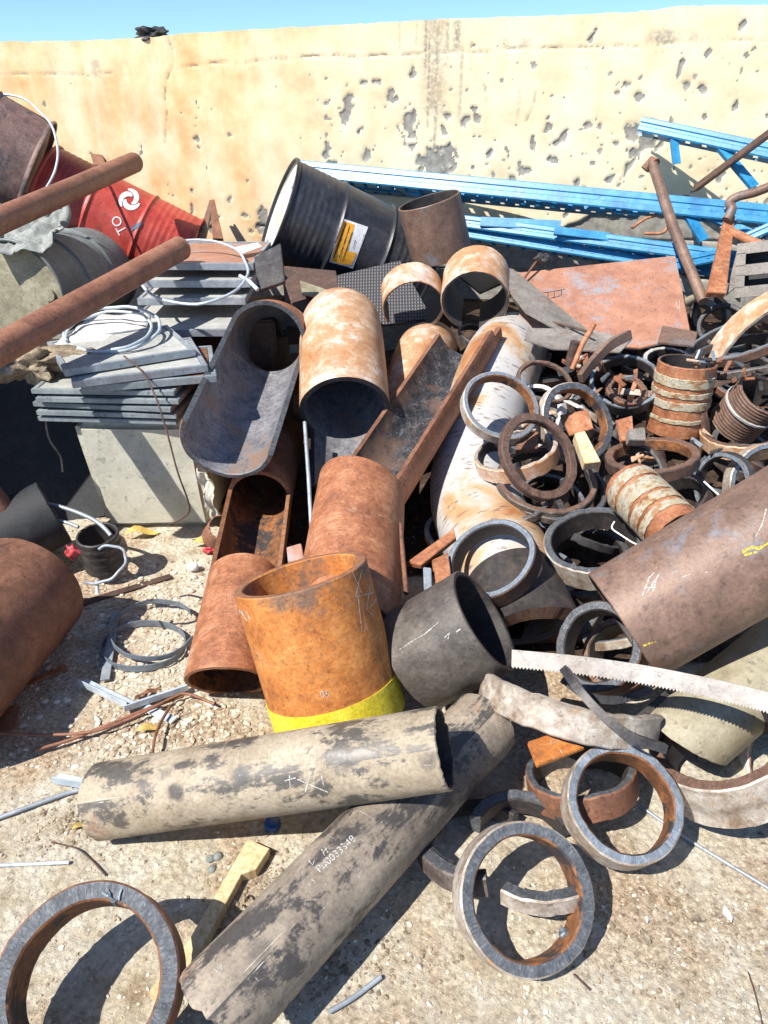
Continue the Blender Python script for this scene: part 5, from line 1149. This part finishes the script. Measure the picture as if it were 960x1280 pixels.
gtube('long rusty rebar running from the shadow to the rusty pipe mouth', [(44, 937), (85, 925), (130, 908), (180, 888), (230, 870)], .005, 'rust_pipe', 'rebar', 'rebar', z=.022)
gtube('second rusty rebar bent back towards the rusty pipe mouth', [(0, 917), (60, 918), (115, 914), (165, 898), (215, 873), (235, 868), (268, 880)], .0045, 'rust_pipe', 'rebar', 'rebar', z=.03)
gtube('short rusty rebar hooked down towards the long beige pipe', [(190, 946), (193, 925), (200, 905), (214, 882)], .0045, 'rust_brown', 'rebar', 'rebar', z=.034)
gtube('grey rod lying left of the long beige pipe', [(-10, 1024), (45, 1005), (80, 992), (110, 984)], .006, 'galv', 'rod', 'steel_rod')
gtube('short pale rod on the ground at the left edge', [(-10, 1080), (86, 1077)], .0045, 'strap', 'rod', 'steel_rod')
gtube('thin bent twig on the ground above the large bottom left ring', [(64, 1052), (95, 1060), (112, 1072), (132, 1094)], .002, 'rust_dark', 'twig', 'twig')
gtube('small grey metal rod near the bottom edge below the oily pipe', [(412, 1264), (440, 1248), (476, 1222)], .0055, 'galv', 'rod', 'steel_rod')
gtube('long thin pale rod running from the shiny ring to the right edge', [(800, 1005), (860, 1048), (965, 1112)], .0045, 'galv', 'rod', 'steel_rod')
gtube('thin dark wire on the ground in the bottom right corner', [(935, 1215), (945, 1245), (955, 1290)], .0015, 'rust_dark', 'wire', 'wire')
gtube('short dark twig below the shadow of the nearest ring', [(716, 1221), (737, 1240)], .002, 'rust_dark', 'twig', 'twig')
gtube('tiny curl of black wire beside the wooden batten', [(306, 1128), (312, 1120), (318, 1128), (310, 1138), (304, 1132)], .0015, 'black_paint', 'wire', 'wire')
tube('pale thin steel strip standing in the gap between the trough and the coppery elbow', [P3(381, 528, 3.0), P3(386, 600, 2.85), P3(390, 672, 2.75)], .008, 'galv', 'strip', 'steel_strip')
pix_plate('small reddish cast bracket in the gap left of the big chute pipe', [(358, 684, 2.6), (376, 679, 2.6), (380, 698, 2.57), (360, 704, 2.57)], .02, 'plate_pink', name='cast_bracket', cat='bracket')
pix_plate('torn piece of white card lying on the topmost back tray', [(292, 309, 3.62), (322, 303, 3.70), (328, 308, 3.66), (300, 318, 3.55)], .003, 'paper', name='card_scrap', cat='card')
# wood batten
bt = [gz(u, v, .03) for u, v in ((310, 1050), (337, 1062), (320, 1088), (302, 1094), (250, 1190), (205, 1252), (186, 1240), (236, 1176), (270, 1118))]
plate('pale wooden batten lying between the bottom left ring and the oily pipe', bt, .03, 'wood_pale', 'batten', 'wood_batten', bev=.001)
# blue cap
me = lathe([(.0005, .012), (.018, .012), (.021, .009), (.021, 0)], 32); o = link('bottle_cap', me, 'plastic_blue'); o.location = gz(341, 1033, .003); tag(o, 'round blue plastic cap lying in the shadow of the long beige pipe', 'cap')
for i, (u, v) in enumerate(((262, 1074), (272, 1070), (265, 1086))):
    bm = bmesh.new(); bmesh.ops.create_icosphere(bm, subdivisions=2, radius=.011)
    for q in bm.verts: q.co *= 1 + .3 * noise.noise(q.co * 70 + Vector((i * 9, 0, 0))); q.co.z *= .5
    o = bm_obj('pebble', bm, 'stone_grey', ang=30); o.location = gz(u, v, .003); tag(o, ('left', 'right', 'lower')[i] + ' one of three grey pebbles left of the wooden batten', 'pebble')
def leaf(label, u, v, s, rot, mat, z=.006):
    pts = []
    V = []; n = 7
    for i in range(n):
        t = i / (n - 1); w_ = s * .32 * math.sin(math.pi * (t * .96 + .02)); x = (t - .5) * s * 1.4; zz = s * .18 * math.sin(t * 5 + rot); V += [(x, -w_, zz + w_ * .4), (x, 0, zz), (x, w_, zz + w_ * .4)]
    Fc = []
    for i in range(n - 1):
        for j in range(2): q = i * 3 + j; Fc.append((q, q + 1, q + 4, q + 3))
    me = bpy.data.meshes.new('leaf'); me.from_pydata(V, [], Fc); me.polygons.foreach_set('use_smooth', [True] * len(me.polygons)); o = link('dry_leaf', me, mat); o.location = gz(u, v, z); o.rotation_euler = (0, 0, rot)
    return tag(o, label, 'leaf')
leaf('dry yellow leaf beside the hooked rusty rebar', 187, 910, .05, .5, 'leaf_yellow', .012)
leaf('brown curled leaf on the gravel above the galvanised channel', 175, 870, .035, 1.2, 'rust_brown', .01)
leaf('second brown curled leaf beside it above the galvanised channel', 190, 864, .04, .7, 'rust_brown', .01)
leaf('large yellow leaf at the foot of the beige bin', 178, 668, .10, .4, 'leaf_yellow', .02)
leaf('yellow leaf beside the small pinkish pipe end', 255, 680, .07, 0, 'leaf_yellow', .02)
leaf('tan leaf lying in the big patch of dirt left of the long beige pipe', 100, 1030, .03, .8, 'leaf_yellow')
leaf('pale chip of bark below the tilted shiny ring', 872, 1150, .03, .2, 'burlap'); leaf('pale triangular scrap in the right foreground', 910, 1142, .03, 1.5, 'paper')
leaf('tan bark chip at the bottom right', 806, 1172, .028, 1.9, 'burlap'); leaf('small white paper scrap right of the ring shadow', 808, 1150, .014, 1.3, 'paper')
crumple('white egg-shaped pebble beside the rusty windowed pipe', gz(241, 709, .022), .024, .018, .018, 'white_paint', 'pebble', 'pebble', 3, amp=.1, sub=3)
crumple('red plastic scrap beside the large rust pipe', P3(90, 690, 2.42), .02, .012, .02, 'red_plastic', 'plastic scrap', 'plastic_scrap', 8, amp=.9, sub=3)
crumple('red and white plastic scrap by the foot of the windowed pipe', gz(262, 688, .02), .025, .015, .012, 'red_plastic', 'plastic scrap', 'plastic_scrap', 15, amp=.9, sub=3)
# grit litter: reddish crumbs among the foreground dirt
def pick3():
    cs = ((100, 1030, 40), (430, 1200, 60), (850, 1180, 90), (230, 910, 40), (330, 1100, 40)); c = cs[rng.randint(len(cs))]; u = c[0] + rng.randn() * c[2]; v = c[1] + rng.randn() * c[2] * .5; p = PZ(u, v, 0); return p.x, p.y
scatter_rocks(1500, pick3, .002, .007, 'crumbs', 'burlap', 'brown crumbs, chips and dry bits strewn in patches on the ground', 'litter')
# ================================================================== scrap deep inside the pile
proto = []
for i, (R0, t0, L0, ms) in enumerate(((.15, .16, .05, RD), (.14, .11, .03, ('scale_dark', 'inner_dark', 'cut_grey')), (.17, .14, .06, ('rust_dark', 'inner_dark', 'cut_dark')), (.14, .15, .03, ('ring_side', 'inner_dark', 'cut_blue')))):
    me, _ = shell([Vector((0, 0, 0)), Vector((0, 0, -L0))], R0, R0 * t0, RIGHT, seg=56, ds=.02, jag=.004, warp=.003); proto.append((me, ms))
    for m in ms: me.materials.append(M[m])
meA, _ = shell([Vector((0, 0, 0)), Vector((0, 0, -.04))], .15, .025, RIGHT, seg=56, ds=.02, jag=.004, keep=lambda s, th: abs(th) < 65)
for m in RD: meA.materials.append(M[m])
random.seed(21); spots = []
for k in range(900):
    x = random.uniform(.0, 2.0); y = random.uniform(1.9, 3.7)
    rel = CAM * 0 + Vector((x, y, .3)) - CAM; d = rel.dot(FWD); u = 480 + F * rel.dot(RIGHT) / d; v = 640 - F * rel.dot(UP) / d
    if u > 1000 or u < 570 or v > 900: continue
    if v > 700 and u < 780: continue
    if all((x - a) ** 2 + (y - b) ** 2 > .125 ** 2 for a, b in spots): spots.append((x, y))
    if len(spots) >= 74: break
for i, (x, y) in enumerate(spots):
    top = gh(x, y)
    me = meA if i % 3 == 0 else proto[i % 4][0]
    o = bpy.data.objects.new('ring_offcut', me); COL.objects.link(o)
    o.location = (x, y, top + random.uniform(.05, .14)); o.rotation_euler = (random.uniform(-.5, .5), random.uniform(-.5, .5), random.uniform(0, 6.28))
    tag(o, 'dull steel ring or offcut lying deep in the dark gaps of the pile', 'ring offcut', 'offcuts deep inside the ring pile')
# small scrap slivers in two clusters
bm = bmesh.new()
def shard(label, u, v, d, mat, k):
    random.seed(k * 7); a = random.uniform(0, 3.14); L = random.uniform(10, 20); w_ = random.uniform(3, 6)
    c_, s_ = math.cos(a), math.sin(a); q = [(-L / 2, -w_ / 2), (L / 2, -w_ / 3), (L / 2.4, w_ / 2), (-L / 2.2, w_ / 2.2)]
    pix_plate(label, [(u + x * c_ - y * s_, v + x * s_ + y * c_, d + random.uniform(-.02, .02)) for x, y in q], .008, mat, name='scrap_sliver', cat='scrap sliver', group='slivers and offcuts scattered over the pile')
random.seed(5); k = 0
for (cu, cv, su, sv, d, n_) in ((735, 452, 22, 10, 3.2, 16), (785, 478, 20, 12, 3.0, 9), (925, 470, 25, 10, 2.95, 10), (690, 520, 15, 12, 3.0, 5), (780, 540, 10, 10, 2.85, 4), (800, 575, 25, 8, 2.75, 4), (880, 560, 20, 14, 2.8, 4), (880, 448, 30, 8, 3.0, 8)):
    for _ in range(n_):
        k += 1; random.seed(k * 13 + 1); shard('small steel sliver or offcut among the rings of the pile', cu + random.gauss(0, su * .6), cv + random.gauss(0, sv * .6), d, random.choice(['rust_orange', 'rust_brown', 'galv', 'cut_grey', 'rust_white', 'scale_dark', 'rust_pipe']), k)
if __name__ == '__main__':
    import os
    if os.environ.get('DBG'):
        for l in LOG: print(l)
        print('objects', len(bpy.data.objects))
